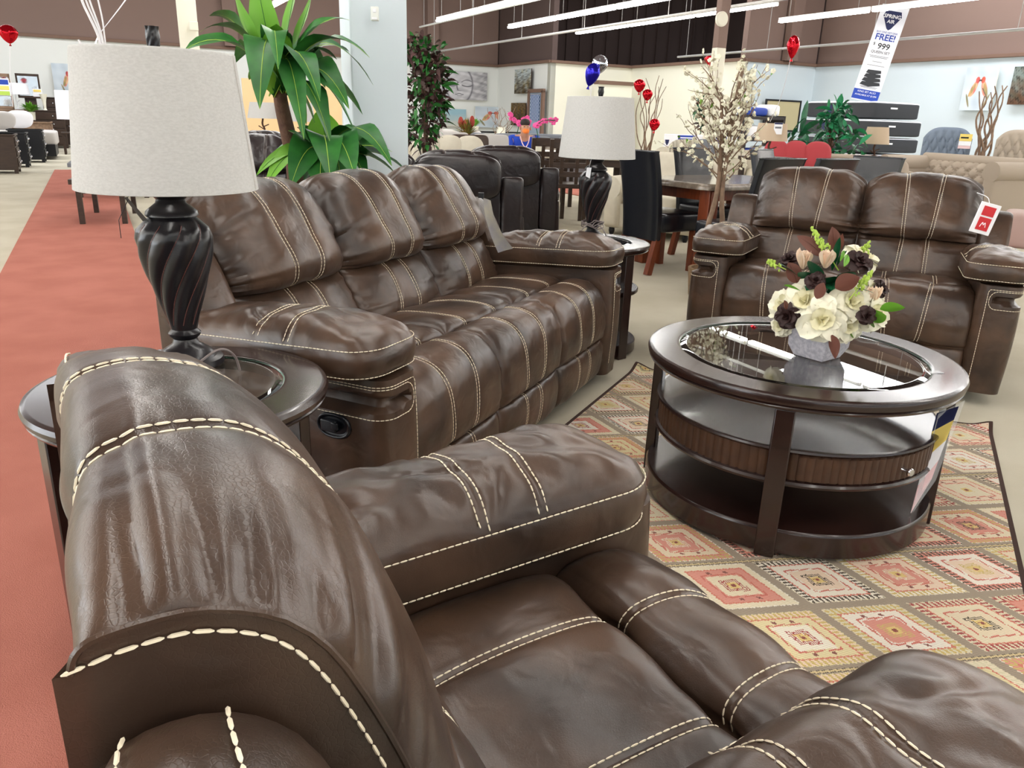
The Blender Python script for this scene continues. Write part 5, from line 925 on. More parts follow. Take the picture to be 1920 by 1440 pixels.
# person working at the table
def person():
    D = 12.2; p = gpos(980, D); rz = yaw(p)+.15; T = thing('person', 'person in blue shirt with orange face mask bending over papers at a table', 'person', (*p, 0), rz)
    def skin(name, verts, edges, rad, mt, root=0, sub=2):
        me = bpy.data.meshes.new(name); me.from_pydata(verts, edges, []); me.materials.append(mt); o = bpy.data.objects.new(name, me); COL.objects.link(o); sk = o.modifiers.new('skin', 'SKIN'); 
        if not me.skin_vertices: bpy.context.view_layer.objects.active = o
        for v, r in zip(me.skin_vertices[0].data, rad): v.radius = (r, r) if np.isscalar(r) else r
        me.skin_vertices[0].data[root].use_root = True; sk.use_smooth_shade = True; s = o.modifiers.new('sub', 'SUBSURF'); s.levels = sub; s.render_levels = sub; o.parent = T; return o
    V = [(0, .10, .46), (0, .02, .70), (0, -.10, .88), (0, -.16, .95), (0, -.22, 1.04), (0, -.24, 1.12),
         (-.17, -.10, .90), (-.26, -.20, .74), (-.16, -.38, .76), (-.10, -.44, .765), (.17, -.10, .90), (.26, -.20, .74), (.14, -.38, .76), (.08, -.44, .765),
         (-.10, .08, .46), (-.12, -.34, .47), (-.12, -.34, .08), (-.12, -.44, .04), (.10, .08, .46), (.12, -.34, .47), (.12, -.34, .08), (.12, -.44, .04)]
    E_ = [(0, 1), (1, 2), (2, 3), (3, 4), (4, 5), (2, 6), (6, 7), (7, 8), (8, 9), (2, 10), (10, 11), (11, 12), (12, 13), (0, 14), (14, 15), (15, 16), (16, 17), (0, 18), (18, 19), (19, 20), (20, 21)]
    R_ = [(.15, .12), (.15, .11), (.15, .10), .055, (.078, .085), (.072, .085), .06, .048, .036, .03, .06, .048, .036, .03, .09, .065, .045, .04, .09, .065, .045, .04]
    skin('body', V, E_, R_, SKN)
    sv = [(0, .10, .50), (0, .02, .70), (0, -.09, .87), (0, -.13, .93), (-.18, -.10, .895), (-.265, -.20, .74), (-.22, -.29, .745), (.18, -.10, .895), (.265, -.20, .74), (.22, -.29, .745)]
    skin('shirt', sv, [(0, 1), (1, 2), (2, 3), (2, 4), (4, 5), (5, 6), (2, 7), (7, 8), (8, 9)], [(.175, .15), (.17, .135), (.165, .12), .08, .078, .066, .055, .078, .066, .055], SHI)
    m = MB(); m.ell((0, -.195, 1.140), (.075, .080, .058), 0, 16, 10); m.obj('hair', HAIR, T); m = MB(); m.ell((0, -.285, 1.025), (.052, .040, .038), 0, 12, 8); m.obj('face_mask', ORG, T)
    m = MB(); m.ell((0, -.322, 1.066), (.012, .016, .016)); m.obj('nose', SKN, T); m = MB()
    for s in (-1, 1): m.ell((s*.028, -.308, 1.085), (.010, .008, .006))
    m.obj('eyes', HAIR, T); m = MB()
    for s in (-1, 1): m.ell((s*.078, -.23, 1.06), (.012, .02, .028))
    m.obj('ears', SKN, T); m = MB(); m.tube(chai([(-.07, -.22, .95), (-.05, -.26, .86), (0, -.29, .78), (.05, -.26, .86), (.07, -.22, .95)], 2), .008, 6); m.obj('lanyard', PNP, T)
    m = MB(); m.box((0, .10, .41), (.46, .44, .06)); m.box((0, .32, .66), (.44, .05, .5))
    for sx in (-.2, .2):
        for y in (-.08, .29): m.box((sx, y, .19), (.04, .04, .38))
    o = m.obj('office_chair', DKW, None, .006, loc=(*p, 0), rz=rz); tag(o, 'dark chair under the person in the blue shirt', 'chair')
    q = np.array(p)+np.array([sin(rz), -cos(rz)])*.50
    m = MB(); m.box((0, 0, .75), (1.3, .7, .03)); o = m.obj('work_table', mat('white_top', (222, 220, 214), .5), None, .005, loc=(*q, 0), rz=rz); T2 = thing('work_table', 'white work table in front of the seated person', 'table', (*q, 0), rz); o.parent = T2; o.location = (0, 0, 0); o.rotation_euler = (0, 0, 0); o.name = 'table_top'
    for sx in (-.6, .6):
        for sy in (-.3, .3): m = MB(); m.box((sx, sy, .37), (.05, .05, .735)); m.obj('leg', DKW, T2)
    m = MB(); m.box((0, 0, 0), (.21, .29, .004)); o = m.obj('paper_sheet', PAP, None, loc=(q[0], q[1], .768), rz=rz+.2); tag(o, 'white sheet of paper under the hands of the person', 'paper')
person()

# sofas of the middle distance
CR = sofa('cream fabric sofa whose rolled arm shows right of the dark recliner sofa', (-.72, 9.15), yaw((-.72, 9.15)), 2.05, CRM, n=3, armh=.64)
for i, (px, lab) in enumerate(((800, 'cream throw pillow farthest left on the cream sofa'), (842, 'cream throw pillow in the middle of the cream sofa'), (880, 'cream throw pillow nearest the dark recliner on the cream sofa'))): q = atd(px, 284, 9.05); cushion(lab, (q[0], q[1], .80), 0, (.34, .40), CRM, group='cream pillows on the cream sofa')
sofa('cream fabric armchair and a half behind the far lamp', (1.62, 8.85), yaw((1.62, 8.85))-.4, 1.05, CRM, n=1, armh=.6)
sofa('cream sofa with striped pillow behind the black tufted chair', (2.5, 11.15), yaw((2.5, 11.15))+.1, 1.7, CRM, n=2, armh=.62)
q = atd(1284, 273, 10.75); m = MB(); pillowbox(m, (0, 0, 0), (.46, .14, .34), p=2.6); o = m.obj('throw_pillow', mat('striped_fabric', (212, 206, 188), .9, col2=(120, 110, 96), vs=1, stretch=(55, 0, 0)), None, loc=(q[0], q[1], .84), rz=.2); tag(o, 'cream pillow with thin dark stripes above the black tufted chair', 'pillow')
q = atd(1322, 270, 10.8); cushion('dark grey pillow right of the striped pillow', (q[0], q[1], .86), .2, (.36, .32), GRY)
sofa('long grey fabric sofa behind the pale chairs', gpos(925, 17), PHI, 2.2, GRY, n=2); sofa('grey sofa with patterned pillows left of the far lamp shade', gpos(1040, 15.5), facing(1040, 15.5), 2.0, GRY, n=2, h=.95)
for px, lab in ((1015, 'patterned pale pillow left on the grey sofa'), (1052, 'patterned pale pillow right on the grey sofa')): q = atd(px, 258, 15.1); cushion(lab, (q[0], q[1], .68), 0, (.40, .38), mat('pattern_fabric', (176, 170, 158), .9, col2=(110, 104, 98), vs=14), group='patterned pillows on the grey sofa')
q = gpos(840, 20); sofa('pale sectional sofa under the seascape canvas', q, PHI, 2.4, LGR, n=3)
sofa('beige sofa carrying the three red cushions', gpos(1505, 12.4), facing(1505, 12.4), 2.0, TAU, n=3, tuft=9, h=.80)
for px, w_, lab in ((1455, .34, 'red scatter cushion at left of the three red cushions'), (1492, .34, 'red scatter cushion in the middle of the three'), (1533, .38, 'red scatter cushion at right of the three red cushions')): q = atd(px, 282, 12.1); cushion(lab, (q[0], q[1], .82), -.3, (w_, .42), PINKB, rx=-.35, group='red cushions on the beige sofa', th=.2)
sofa('beige sofa with rolled arm seen behind the black chair, left of green sprig', gpos(1672, 10.2), facing(1672, 10.2, .15), .95, TAU, n=1, h=.78)
sofa('beige button tufted chesterfield sofa with big rolled arm, behind the loveseat at right', (6.0, 11.0), RAD(-72), 2.0, TAU, n=2, tuft=9, h=.86, armh=.84)
q = gpos(1985, 9.8); T = thing('ottoman', 'pinkish beige ottoman with black feet at right photo edge', 'ottoman', (*q, 0), facing(1945, 9.9)); m = MB(); pillowbox(m, (0, 0, .27), (.62, .62, .36), p=10); m.obj('cushion', mat('blush_fabric', (178, 156, 148), .9), T)
for sx in (-1, 1):
    for sy in (-1, 1): m = MB(); m.box((sx*.25, sy*.25, .05), (.06, .06, .10)); m.obj('foot', BLK, T)
potplant('lime green sprig in a bowl between the beige sofas', 1725, 11.3, .46, .16, .14, mat('lime_leaf', (178, 200, 60), .6), pot=(.07, .05), seed=5, blade=.025)
q = gpos(1725, 11.3); m = MB(); m.box((0, 0, .44), (.5, .5, .04)); m.box((0, 0, .21), (.4, .4, .42)); o = m.obj('side_table', DKW, None, .01, loc=(*q, 0), rz=facing(1725, 11.3)); tag(o, 'low dark side table under the lime green sprig', 'table')

# mattress stack, banner and beds
def mattress(label, c, w, d, z, h, group='charcoal mattresses stacked under the banner', tagp=True):
    T = thing('mattress', label, 'mattress', (*c, z), PHI, group); m = MB(); pillowbox(m, (0, 0, h*.47), (w, d, h*.90), p=16, n=20); m.obj('mattress_body', MTD, T)
    m = MB(); P = rrect(w/2*.985, d/2*.985, .06, 120); s = np.linspace(0, 1, 8); G = np.stack([np.c_[P*a, h*(.90+.10*(1-a**8)**.5)+.012*np.sin(P[:, 0]*22)*np.sin(P[:, 1]*22)*(a < .98)] for a in (1, .985, .95, .85, .6, .3, 0)], 1); m.grid(G, 0, cu=True); m.obj('white_quilt_top', MTW, T)
    m = MB(); m.box((-w/2-.001, d*.12, h*.5), (.006, .10, h*.5)); m.obj('corner_guard', NVY, T); m = MB(); m.box((-w*.1, -d/2-.004, h*.62), (.22, .006, .035)); m.obj('white_label', PAP, T); return T
B0 = np.array(RL(16.7, 11.2)); q = atd(1640, 200, 19.4)[:2]
zs = [.35, .66, .98, 1.30, 1.55]; 
base = q+Rv*.75+Lv*.95
for i, (w, d, z, h, off) in enumerate(((1.95, 2.1, .02, .33, -.2), (1.75, 2.05, .36, .34, -.05), (1.75, 2.05, .72, .33, 0), (1.75, 2.05, 1.07, .35, .0), (1.52, 1.95, 1.44, .36, .0))):
    mattress(['charcoal mattress at bottom of the stack under the banner', 'charcoal mattress second from the bottom of the stack', 'charcoal mattress in the middle of the stack', 'charcoal mattress second from the top, with paper card at its side', 'charcoal mattress on top of the stack, banner standing on it'][i], base+Rv*off, w, d, z, h)
q2 = atd(1617, 178, 19.9); T = thing('banner', 'tall leaning roll-up banner advertising a mattress set, on the mattress stack', 'banner', (q2[0]+.05, q2[1], 1.815), yaw(q2)+.12); lean = .38; bw, bh = .62, 2.22
m = MB(); image_panel(m, bw, bh, lambda U, V: np.where(((V < .115) & (V > .01))[..., None], np.array([44, 72, 164.]), np.array([226, 228, 236.])), 20, 120, y=0); o = m.obj('printed_sheet', PRINT, T); paint(o, np.concatenate(m.col)); m.col = []
bn = o; bn.rotation_euler = (0, 0, 0); hold = bn
tilt = Matrix.Rotation(RAD(9.5), 4, 'Y')
kids = [bn]
def bt(body, z, size, mt, x=0, sx=1, bold=.0): o = text(body, size, mt, T, (x, -.004, z), (RAD(90), 0, 0), sx=sx, bold=bold); kids.append(o); return o
m = MB(); lg = [(-.21, 1.98), (-.17, 2.10), (.17, 2.10), (.21, 1.98), (.05, 1.70), (0, 1.665), (-.05, 1.70)]; m.prism(lg, -.003, -.001, fr=lambda a, b, c: (a, c, b)); kids.append(m.obj('logo_shield', NVY, T))
m = MB(); m.prism([(-.235, 1.93), (.235, 1.96), (.235, 2.035), (-.235, 2.005)], -.005, -.003, fr=lambda a, b, c: (a, c, b)); 
o = bt('SPRING', 1.975, .115, PAP, sx=1.0, bold=.002); o.location[1] = -.007; o = bt('AIR', 1.86, .11, PAP, bold=.002); o.location[1] = -.006
bt('BUY ONE GET ONE', 1.61, .055, BLU); bt('FREE!', 1.49, .20, BLU, bold=.004); bt('$', 1.33, .09, BLP, -.20); bt('999', 1.285, .19, BLP, .03, bold=.002); bt('QUEEN SET', 1.15, .085, BLP)
bt('KING SET ALSO', .205, .062, PAP); bt('AVAILABLE AT $1399', .125, .055, PAP)
m = MB()
for z, w in ((1.06, .44), (1.03, .40), (.93, .22), (.84, .40), (.335, .42), (.31, .36)): m.box((0, -.003, z), (w, .003, .008))
kids.append(m.obj('small_print', BLP, T)); m = MB()
for i in range(4): z = .70-i*.095; s = 1+.12*i; m.prism([(-.14*s, z+.03), (.16*s, z+.045), (.18*s, z-.02), (-.01, z-.075), (-.17*s, z-.045)], -.005, -.002, fr=lambda a, b, c: (a, c, b))
kids.append(m.obj('printed_mattresses', MTD, T)); m = MB(); m.tube([(0, .02, .0), (0, .02, bh)], .010, 6); m.beam((0, .0, .12), (.32, .18, 0), .012); m.beam((0, 0, .12), (-.2, .2, .02), .012); m.box((0, 0, bh), (bw, .02, .02)); kids.append(m.obj('stand', MET, T))
for k in kids: k.matrix_basis = tilt @ Matrix.LocRotScale(k.location, k.rotation_euler, k.scale)
T.scale = (.9, .9, .87)
def headboard(label, px0, px1, ytop, D, mt, arch, rz=None, zb=.3, nail=None):
    a = atd(px0, ytop, D); b = atd(px1, ytop, D); w = np.linalg.norm((b-a)[:2]); c = (a+b)/2; rz = PHI-pi/2+.55 if rz is None else rz; T = thing('upholstered_headboard', label, 'headboard', (c[0], c[1], 0), rz); h = max(a[2], b[2])
    m = MB(); tufted(m, w, h-zb, 6, 3, .05, top=lambda x: (h-zb)*(1-arch*(2*abs(x)/w)**4), thick=.09); o = m.obj('tufted_panel', mt, T); o.location[2] = zb
    for s in (-1, 1): m = MB(); m.box((s*w*.4, 0, zb/2), (.08, .05, zb)); m.obj('leg', DKW, T)
    return T
headboard('blue grey button tufted headboard with price card, right of mattress stack', 1735, 1828, 240, 19.2, mat('slate_velvet', (112, 124, 140), .8), .22); headboard('beige button tufted headboard cut by right photo edge', 1872, 1975, 245, 18.5, TAU, .20)
q = atd(1808, 266, 18.7); T = thing('price_tag', 'yellow and white price card on the blue grey headboard', 'price tag', (q[0], q[1]-.03, q[2]-.12), yaw(q)); m = MB(); m.box((0, 0, .20), (.22, .008, .14), 0); m.box((0, 0, .09), (.22, .008, .09), 1); m.box((0, 0, .02), (.22, .008, .06), 2); m.box((-.02, -.006, .20), (.14, .004, .03), 3); m.obj('price_card', [YEL, PAP, PNP, BLP], T)
for i, (px, D, w, d, h, mt, lab) in enumerate(((1828, 17.6, 2.0, 1.2, .50, MTD, 'black adjustable bed base in front of blue grey headboard'), (1975, 16.4, 1.2, 1.1, .56, BLK, 'dark bed in front of the beige headboard'), (1815, 15.0, 2.4, 1.0, .60, MTW, 'white covered mattress behind the tufted chesterfield sofa'))):
    q = gpos(px, D); T = thing('display_bed', lab, 'bed', (*q, 0), facing(px, D, .1)); m = MB(); pillowbox(m, (0, 0, h-.12), (w, d, .24), p=14); m.obj('mattress', mt, T); m = MB(); m.box((0, 0, (h-.24)/2), (w*.94, d*.94, h-.24)); m.obj('bed_base', BLK if mt is MTW else MTD, T, .02)
def simple_lamp(label, px, D, ytop, ysh, ybase, r0, r1, shade, mt, zt=None, name='table_lamp'):
    p = atd(px, ybase, D); zt_, zs_, zb_ = atd(px, ytop, D)[2], atd(px, ysh, D)[2], p[2]; T = thing(name, label, 'table lamp', (p[0], p[1], zb_)); m = MB(); m.lathe([(r0, zs_-zb_), (r1, zt_-zb_), (r1-.004, zt_-zb_), (r0-.004, zs_-zb_)], 32, cap=False); m.obj('lamp_shade', shade, T)
    H = zs_-zb_; m = MB(); m.tube(chai([(0, 0, .01), (.02, 0, H*.3), (-.02, 0, H*.6), (0, 0, H), (0, 0, H+.1)], 2), .014, 7); m.tube([(0, 0, H*.45), (.08, 0, H*.62)], .008, 5); m.tube([(0, 0, H*.3), (-.07, 0, H*.5)], .008, 5); m.lathe([(.07, 0), (.07, .015), (.02, .03)], 18); m.obj('branch_base', mt, T); return T, p
def stand(p, z, w=.5, mt=DKW, label='', name='side_table', rz=0):
    T = thing(name, label, 'table', (p[0], p[1], 0), rz); m = MB(); m.box((0, 0, z-.02), (w, w, .04)); m.obj('table_top', mt, T, .004)
    for sx in (-1, 1):
        for sy in (-1, 1): m = MB(); m.box((sx*w*.42, sy*w*.42, (z-.04)/2), (.05, .05, z-.04)); m.obj('leg', mt, T)
_, p = simple_lamp('small beige lamp with branch shaped base before the mattress stack', 1637, 13.9, 238, 270, 294, .20, .155, LBR, TRK); stand(p, p[2], label='side table under the small beige lamp', rz=PHI)
_, p = simple_lamp('tan lamp with white price tag and dark branch base before the red cushions', 1441, 10.2, 231, 264, 294, .19, .165, LBR, TRK); stand(p, p[2], label='side table under the tan lamp with price tag', rz=PHI)
q = atd(1459, 241, 10.03); m = MB(); m.box((0, 0, 0), (.095, .004, .13), 0); m.box((0, -.003, .01), (.07, .002, .02), 1); m.box((0, -.003, .055), (.09, .002, .018), 2); o = m.obj('price_tag', [PAP, GRY, NVY], None, loc=tuple(q), rz=yaw(q)); tag(o, 'white price tag hanging on the tan lamp shade', 'price tag')

# shelf unit with bedding, logo cartons
q = gpos(1415, 16.5); T = thing('shelf_unit', 'dark shelf unit stacked with blue and white bedding behind blossom tree', 'shelf', (*q, 0), PHI); m = MB()
for z in (.1, .55, .95, 1.35): m.box((0, 0, z), (.95, .5, .05))
for s in (-1, 1): m.box((s*.47, 0, .7), (.05, .5, 1.4))
m.obj('frame', SHLF, T, .004); o0 = q
for i, (z, x, w, h, mt) in enumerate(((.58, -.2, .4, .22, BLU), (.58, .22, .4, .26, PAP), (.98, -.22, .4, .24, PAP), (.98, .2, .42, .16, BLU), (1.38, -.15, .5, .16, BLU), (1.38, .25, .3, .22, PAP))):
    c = np.array(o0)+Rv*x; m = MB(); pillowbox(m, (0, 0, h/2), (w, .4, h), p=5); o = m.obj('folded_bedding', mt, None, loc=(c[0], c[1], z), rz=PHI); tag(o, ['blue', 'white', 'white', 'blue', 'blue', 'white'][i]+' folded bedding on '+('lowest' if z < .6 else 'middle' if z < 1 else 'top')+' level of dark shelf unit, '+('left' if x < 0 else 'right')+' side', 'bedding', 'bedding on the shelf unit')
for i, (px, D, w, lab) in enumerate(((1287, 16.0, .85, 'white carton with blue logo shield above the striped pillow'), (1345, 15.3, .70, 'white carton with blue panel half hidden by the blossom tree'))):
    p = gpos(px, D); T = thing('carton', lab, 'box', (*p, 0), facing(px, D)); m = MB(); m.box((0, .2, .50), (w, .4, 1.0)); m.obj('box_body', PAP, T, .004)
    m = MB(); m.box((.02, -.003, .93), (w*.42, .006, .12)); m.obj('blue_panel', BLU, T); m = MB()
    for x in (-.36, .18): m.prism([(x-.04, .90), (x+.04, .90), (x+.03, .84), (x, .79), (x-.03, .84)], -.006, -.001, fr=lambda a, b, c: (a, c, b))
    m.obj('logo_shield', NVY, T); m = MB(); m.box((.03, -.003, .62), (w*.5, .006, .26)); m.obj('mattress_picture', MTD, T); m = MB(); m.box((.02, -.008, .945), (w*.32, .002, .02)); m.box((.02, -.008, .905), (w*.34, .002, .014)); m.obj('white_lines', PAP, T)

# ------------------------------------------------------------------ far left: bedroom furniture
def cabinet(label, px, D, w, d, h, mt, nd, name='nightstand', cat='nightstand', rz=None, group=None, knobs=CHR, z0=0, legs=.06):
    p = gpos(px, D); T = thing(name, label, cat, (*p, z0), PHI-pi/2+RAD(180)*0 if rz is None else rz, group); m = MB(); m.box((0, 0, h/2+legs/2), (w, d, h-legs)); m.obj('carcass', mt, T, .006); m = MB(); m.box((0, 0, h-.015), (w+.05, d+.05, .03)); m.obj('top', mt, T, .005)
    for i in range(nd):
        z = legs+.04+(h-legs-.08)*(i+.5)/nd; m = MB(); m.box((0, -d/2-.008, z), (w-.07, .02, (h-legs-.1)/nd-.02)); dr = m.obj('drawer', mt, T, .004); m = MB()
        for s in (-.25, .25): m.ell((s*w, -d/2-.03, z), (.018, .015, .018))
        m.obj('knob', knobs, dr)
    for sx in (-1, 1):
        for sy in (-1, 1): m = MB(); m.box((sx*(w/2-.04), sy*(d/2-.04), legs/2), (.06, .06, legs)); m.obj('leg', mt, T)
    return T
fr_ = PHI+pi/2   # fronts turned toward the red aisle
cabinet('black nightstand at the left photo edge, nearest of the dark nightstands', 2, 16.8, .60, .42, .66, DKW, 3, rz=fr_, group='dark nightstands at the far left')
cabinet('black nightstand second from the left photo edge', 26, 18.4, .55, .42, .64, BLK, 3, rz=fr_, group='dark nightstands at the far left'); cabinet('black nightstand with silver drawer knobs beside the oak nightstand', 50, 19.9, .60, .60, .66, BLK, 3, rz=fr_, group='dark nightstands at the far left')
cabinet('weathered oak nightstand left of the large lamp shade', 74, 24.0, .70, .62, .74, OAK, 2, rz=fr_); cabinet('brown chest of drawers behind the white pot plant', 85, 26.2, 1.1, .45, 1.0, DKW, 4, name='chest_of_drawers', cat='chest', rz=PHI); cabinet('second brown chest of drawers beside the large lamp shade', 128, 27.0, 1.0, .45, 1.35, DKW, 5, name='chest_of_drawers', cat='chest', rz=PHI)
cabinet('wide light oak dresser at the far left edge', -22, 25.2, 1.9, .5, 1.0, OAK, 3, name='dresser', cat='dresser', rz=PHI)
def mirror(label, px0, px1, y0, y1, D, mt):
    a = atd(px0, y0, D); b = atd(px1, y1, D); w = np.linalg.norm((b-a)[:2]); h = abs(a[2]-b[2]); c = (a+b)/2; T = thing('dresser_mirror', label, 'mirror', (c[0], c[1], min(a[2], b[2])), yaw(c)); m = MB(); m.box((0, 0, h/2), (w*.86, .02, h*.8)); m.obj('mirror_glass', MIR, T); m = MB()
    for s in (-1, 1): m.box((s*w*.46, 0, h/2), (w*.08, .05, h)); m.box((0, 0, h/2+s*h*.45), (w, .05, h*.1))
    m.obj('frame', mt, T, .004); m = MB(); m.box((0, .06, -.3), (w*.5, .03, 1.0)); m.obj('support', mt, T)
mirror('oak framed dresser mirror at left photo edge', -30, 28, 136, 206, 26.3, OAK); mirror('dark framed mirror above the white lamp at far left', 27, 79, 137, 185, 26.6, DKW)
_, p = simple_lamp('white shaded lamp on the light oak dresser at far left', 34, 25.6, 156, 177, 205, .34, .30, SHD, PAP)
_, p = simple_lamp('white shaded lamp just left of the large lamp shade', 136, 23.0, 170, 224, 248, .30, .27, SHD, CHR); stand(p, p[2], label='stand under the white lamp beside the large lamp shade', rz=PHI)
potplant('bright green ball plant in tall white pot at far left', 66, 24.6, .76, .28, .28, LF2, pot=(.10, .20), seed=6, blade=.05, n=120)
q = atd(85, 205, 26.0); m = MB(); m.lathe([(.05, 0), (.03, .05), (.05, .25), (.10, .42), (.09, .42), (.02, .1)], 16); o = m.obj('white_vase', WHC, None, loc=(q[0], q[1], 1.0)); tag(o, 'white trumpet vase on the brown chest of drawers', 'vase')
q = atd(68, 160, 26.0); m = MB(); m.box((0, 0, .06), (.22, .01, .20), 0); m.box((0, -.008, .11), (.18, .004, .06), 1); o = m.obj('price_card', [PAP, YEL], None, loc=(q[0], q[1], q[2]-.25), rz=yaw(q)); tag(o, 'yellow and white price card below the dark framed mirror', 'price tag')
q = atd(4, 163, 25.2); m = MB(); m.box((0, 0, 0), (.34, .01, .42), 0); m.box((0, -.008, -.02), (.30, .004, .10), 1); m.box((0, -.008, -.15), (.30, .004, .10), 2); m.box((0, -.008, .12), (.30, .004, .12), 3); o = m.obj('price_card', [PAP, YEL, LIM, BLU], None, loc=tuple(q), rz=yaw(q)); tag(o, 'colourful price poster against the oak mirror at left photo edge', 'sign')
# dark sleigh bed with pillows behind the nightstands
q = gpos(18, 21.4); T = thing('sleigh_bed', 'black slatted bed with pale pillows behind the dark nightstands', 'bed', (*q, 0), fr_); m = MB(); m.box((0, .9, .62), (1.5, .06, .10)); m.box((0, .9, .25), (1.5, .06, .2))
for i in range(9): m.box((-.66+.165*i, .9, .48), (.04, .03, .3))
m.obj('footboard', BLK, T, .01); m = MB(); pillowbox(m, (0, 0, .45), (1.45, 1.9, .3), p=12); m.obj('mattress', LGR, T); m = MB(); m.box((0, 0, .2), (1.5, 1.8, .25)); m.obj('bed_frame', BLK, T)
cushion('white pillow on the black slatted bed, beside the oak nightstand', (*(np.array(gpos(42, 21.6))), .82), 1.0, (.6, .4), PAP, rx=.3); cushion('grey pillow on the black slatted bed at the left edge', (*(np.array(gpos(8, 21.0))), .80), 1.0, (.6, .4), LGR, rx=.3)
# dark bench like table behind the lamp, corner of another table
T = thing('coffee_table', 'dark low table with slim brown legs standing on the red aisle behind lamp', 'coffee table', (-4.5, 8.65, 0), RAD(20)); m = MB(); m.box((0, 0, .44), (.54, 1.15, .05)); m.box((0, 0, .385), (.46, 1.05, .07)); m.obj('table_top', DKW, T, .004)
for sx in (-1, 1):
    for sy in (-1, 1): m = MB(); m.beam((sx*.20, sy*.50, 0), (sx*.20, sy*.49, .42), .05); m.obj('leg', DKW, T)
q = atz(137, 305, .45); T = thing('coffee_table', 'corner of a dark slate topped table left of the large lamp shade', 'coffee table', (q[0]+.35, q[1]+.3, 0), RAD(25)); m = MB(); m.box((0, 0, .43), (1.0, .7, .05)); m.obj('table_top', GRY, T, .004); m = MB(); m.box((0, 0, .36), (.92, .62, .10)); m.obj('apron', DKW, T)
for sx in (-1, 1):
    for sy in (-1, 1): m = MB(); m.box((sx*.4, sy*.26, .16), (.06, .06, .32)); m.obj('leg', DKW, T)
# lamps and shelf glimpsed through the dracaena
_, p = simple_lamp('beige lamp shade glimpsed through the dracaena leaves, left one', 495, 12.5, 192, 222, 250, .22, .17, LIN, TRK); stand(p, p[2], label='table under the left lamp behind the dracaena', rz=PHI)
_, p = simple_lamp('beige lamp shade glimpsed through the dracaena leaves, right one', 567, 12.5, 192, 228, 250, .20, .16, LIN, TRK); stand(p, p[2], label='table under the right lamp behind the dracaena', rz=PHI)

# ------------------------------------------------------------------ balloons and ribbons
def balloon(label, px, py, D, R, mt, sq=1.25, tail=None, tilt=0, group=None, mt2=None):
    p = atd(px, py, D); T = thing('foil_balloon', label, 'balloon', tuple(p), yaw(p), group); n, k = 28, 18; P = np.zeros((k, n, 3)); rs = np.random.RandomState(int(px))
    for i, t in enumerate((1-np.cos(np.linspace(0, pi, k)))/2):
        z = -R*sq+2*R*sq*t; r = max(.004, R*math.sqrt(max(0, 1-(2*t-1)**2))*(.55+.45*min(1, t*1.7)))
        for j in range(n): a = 2*pi*j/n; cr = 1+.05*cos(9*a+2*t)*(1 if t < .9 else 0)+.04*sin(4*a+7*t); P[i, j] = (r*cr*cos(a), r*cr*sin(a)*.62, z)
    m = MB(); m.grid(P, 0, cv=True, flip=True); o = m.obj('balloon_skin', mt, T); o.rotation_euler[1] = tilt
    m = MB(); m.lathe([(.004, 0), (.016, -.03), (.004, -.03)], 10, (0, 0, -R*sq)); o2 = m.obj('neck', mt, T); o2.rotation_euler[1] = tilt
    if tail: m = MB(); q = np.array([atd(x, y, d) for x, y, d in tail])-p; c, s = cos(-yaw(p)), sin(-yaw(p)); q = np.stack([q[:, 0]*c-q[:, 1]*s, q[:, 0]*s+q[:, 1]*c, q[:, 2]], 1); m.tube(chai(np.vstack([[(0, 0, -R*sq)], q]), 2), .0035, 4); m.obj('ribbon', RIBB, T)
    return T
balloon('shiny red foil balloon floating at upper left corner', 16, 64, 13.0, .115, FRED, 1.0, tail=[(18, 120, 13), (24, 200, 13.1)])
balloon('red foil balloon floating high before the brown wall, right of column', 1386, 88, 9.5, .068, FRED, 1.7, tail=[(1478, 122, 9.5), (1445, 230, 9.6)][:0] or [(1385, 115, 9.5)])
bp_ = [o for o in bpy.data.objects if o.get('label', '').startswith('red foil balloon floating high')][0]; pp = atd(1487, 88, 9.5); bp_.location = tuple(pp)
rb = [c for c in bpy.data.objects if c.parent == bp_ and c.name.startswith('ribbon')]
for c in rb: bpy.data.objects.remove(c)
m = MB(); q = np.array([atd(x, y, d) for x, y, d in ((1482, 110, 9.5), (1474, 150, 9.6), (1462, 190, 9.8), (1444, 228, 10.1))])-pp; yy = -yaw(pp); 
bp_.rotation_euler[2] = 0; m.tube(chai(q, 2), .003, 4); m.obj('ribbon', RIBB, bp_)
balloon('silver half of the twisted foil balloon above the far lamp', 1124, 122, 8.0, .078, FSI, 1.15, tilt=.3); balloon('royal blue foil balloon hanging under the silver one above the far lamp', 1110, 140, 7.9, .070, FBL, 1.5, tail=[(1108, 172, 7.9), (1106, 200, 7.9)], tilt=.25)
g = 'red foil balloons caught in the curly branches'
for px, py, R in ((1199, 161, .085), (1214, 178, .075), (1227, 234, .080)): balloon({1199: 'topmost red foil balloon caught in the curly branches', 1214: 'second red foil balloon just under the topmost in curly branches', 1227: 'lowest red foil balloon right of the curly branches'}[px], px, py, 11.9, R, FRED, 1.05, group=g)
balloon('small red foil balloon half hidden by the blossom tree at wall rail', 1332, 113, 16, .12, FRED, .7)
rib0 = atd(180, 100, 2.75); T = thing('balloon_ribbons', 'white curling balloon ribbons hanging behind the large cream lamp', 'ribbon', tuple(rib0)); 
for i, (x0, x1, w_) in enumerate(((158, 186, .004), (166, 190, .003), (173, 192, .003), (190, 196, .0025))):
    m = MB(); q = np.array([atd(x, y, 2.75) for x, y in ((x0-22, -60), (x0-6, 0), ((x0+x1)/2, 40), (x1, 70), (x1+6, 110))])-rib0; m.tube(chai(q, 2), w_, 4); m.obj('ribbon_strand', RIBB, T)
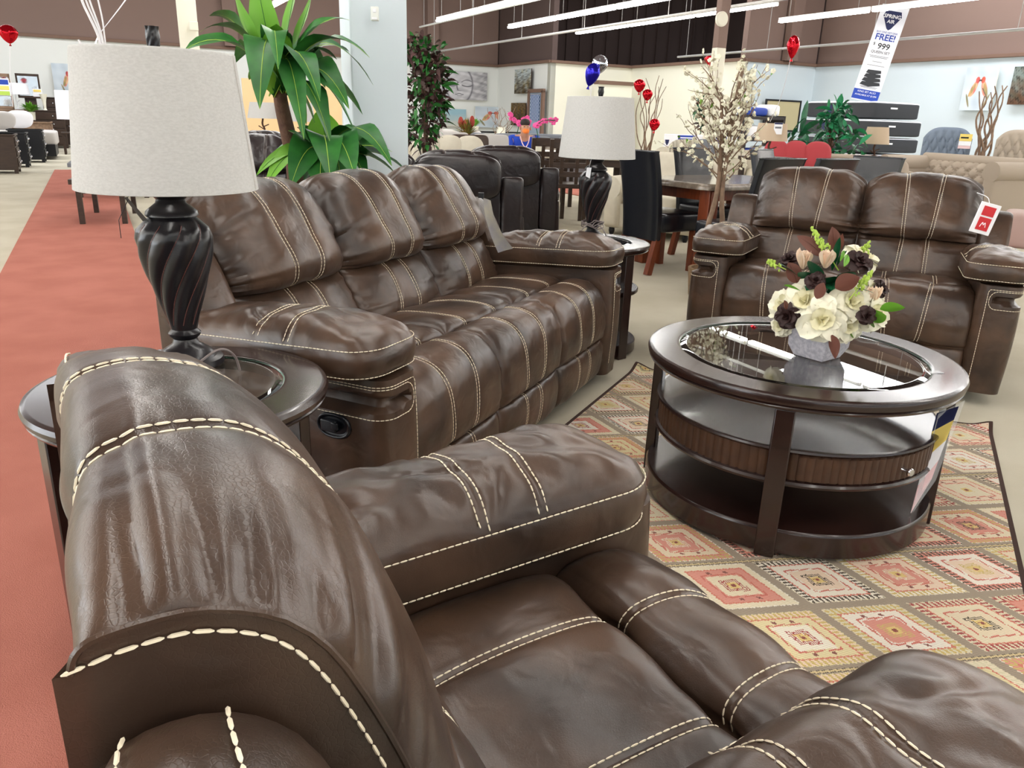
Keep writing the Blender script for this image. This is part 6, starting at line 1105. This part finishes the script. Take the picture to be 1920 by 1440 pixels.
m = MB(); C_ = chai(np.array([atd(x, y, 2.75) for x, y in ((275, -60), (236, 0), (205, 40), (184, 66), (177, 88), (176, 120))])-rib0, 3); w_ = np.linspace(.012, .003, len(C_)); sd = np.array([.8, 0, .6]); m.grid(np.stack([C_-np.outer(w_, sd), C_+np.outer(w_, sd)], 1), 0); m.obj('wide_ribbon', RIBB, T)
m = MB(); m.tube(chai(np.array([atd(x, y, 2.75) for x, y in ((147, 74), (151, 82), (160, 90), (176, 110))])-rib0, 2), .003, 4); m.obj('ribbon_end', RIBB, T); bt_ = atd(205, -260, 2.75)-rib0
m = MB(); m.ell(bt_, (.15, .10, .15), 0, 20, 12); m.obj('balloon_skin', FSI, T)

# ------------------------------------------------------------------ tags on the seating
T = thing('price_tag', 'white and red brand tag hanging on right side of loveseat', 'price tag', tuple(atd(1847, 410, 3.78)), yaw(atd(1847, 410, 3.78))+.5); m = MB(); m.box((0, 0, 0), (.085, .006, .125), 0, rx=0); m.obj('tag_card', PAP, T, .002); m = MB(); m.box((.0, -.0045, .030), (.050, .003, .038), 0); m.box((.0, -.0045, -.022), (.050, .003, .052), 0); m.obj('red_print', REDP, T)
m = MB(); m.tube(chai([(-.01, 0, .062), (-.015, .02, .085), (-.05, .05, .09)], 2), .0015, 4); m.obj('string', PAP, T); T.rotation_euler[1] = .22; m = MB(); m.tube(chai([(-.012, -.006, -.035), (-.005, -.006, -.012), (0, -.006, -.03), (.005, -.006, -.012), (.011, -.006, -.034)], 2), .0016, 4); m.obj('white_script', PAP, T)
o0 = atd(905, 385, 3.2); T = thing('price_tag', 'long clear sleeve with pale price sheet hanging at right end of sofa back', 'price tag', tuple(o0), 0)
A_ = np.array([atd(x, y, 3.2) for x, y in ((906, 371), (909, 405), (921, 445), (934, 474))])-o0; B_ = np.array([atd(x, y, 3.17) for x, y in ((920, 376), (926, 408), (942, 440), (962, 466))])-o0; G_ = np.stack([chai(A_, 2), (chai(A_, 2)+chai(B_, 2))/2+np.array([0, .008, 0]), chai(B_, 2)], 1); m = MB(); m.grid(G_, 0); m.grid(G_+np.array([0, .002, 0]), 0, flip=True); m.obj('price_sheet', mat('pale_print', (150, 150, 164), .25, col2=(190, 184, 160), vs=9), T)
m = MB(); m.box(atd(902, 366, 3.2)-o0, (.022, .03, .02)); m.obj('clip', BLP, T)
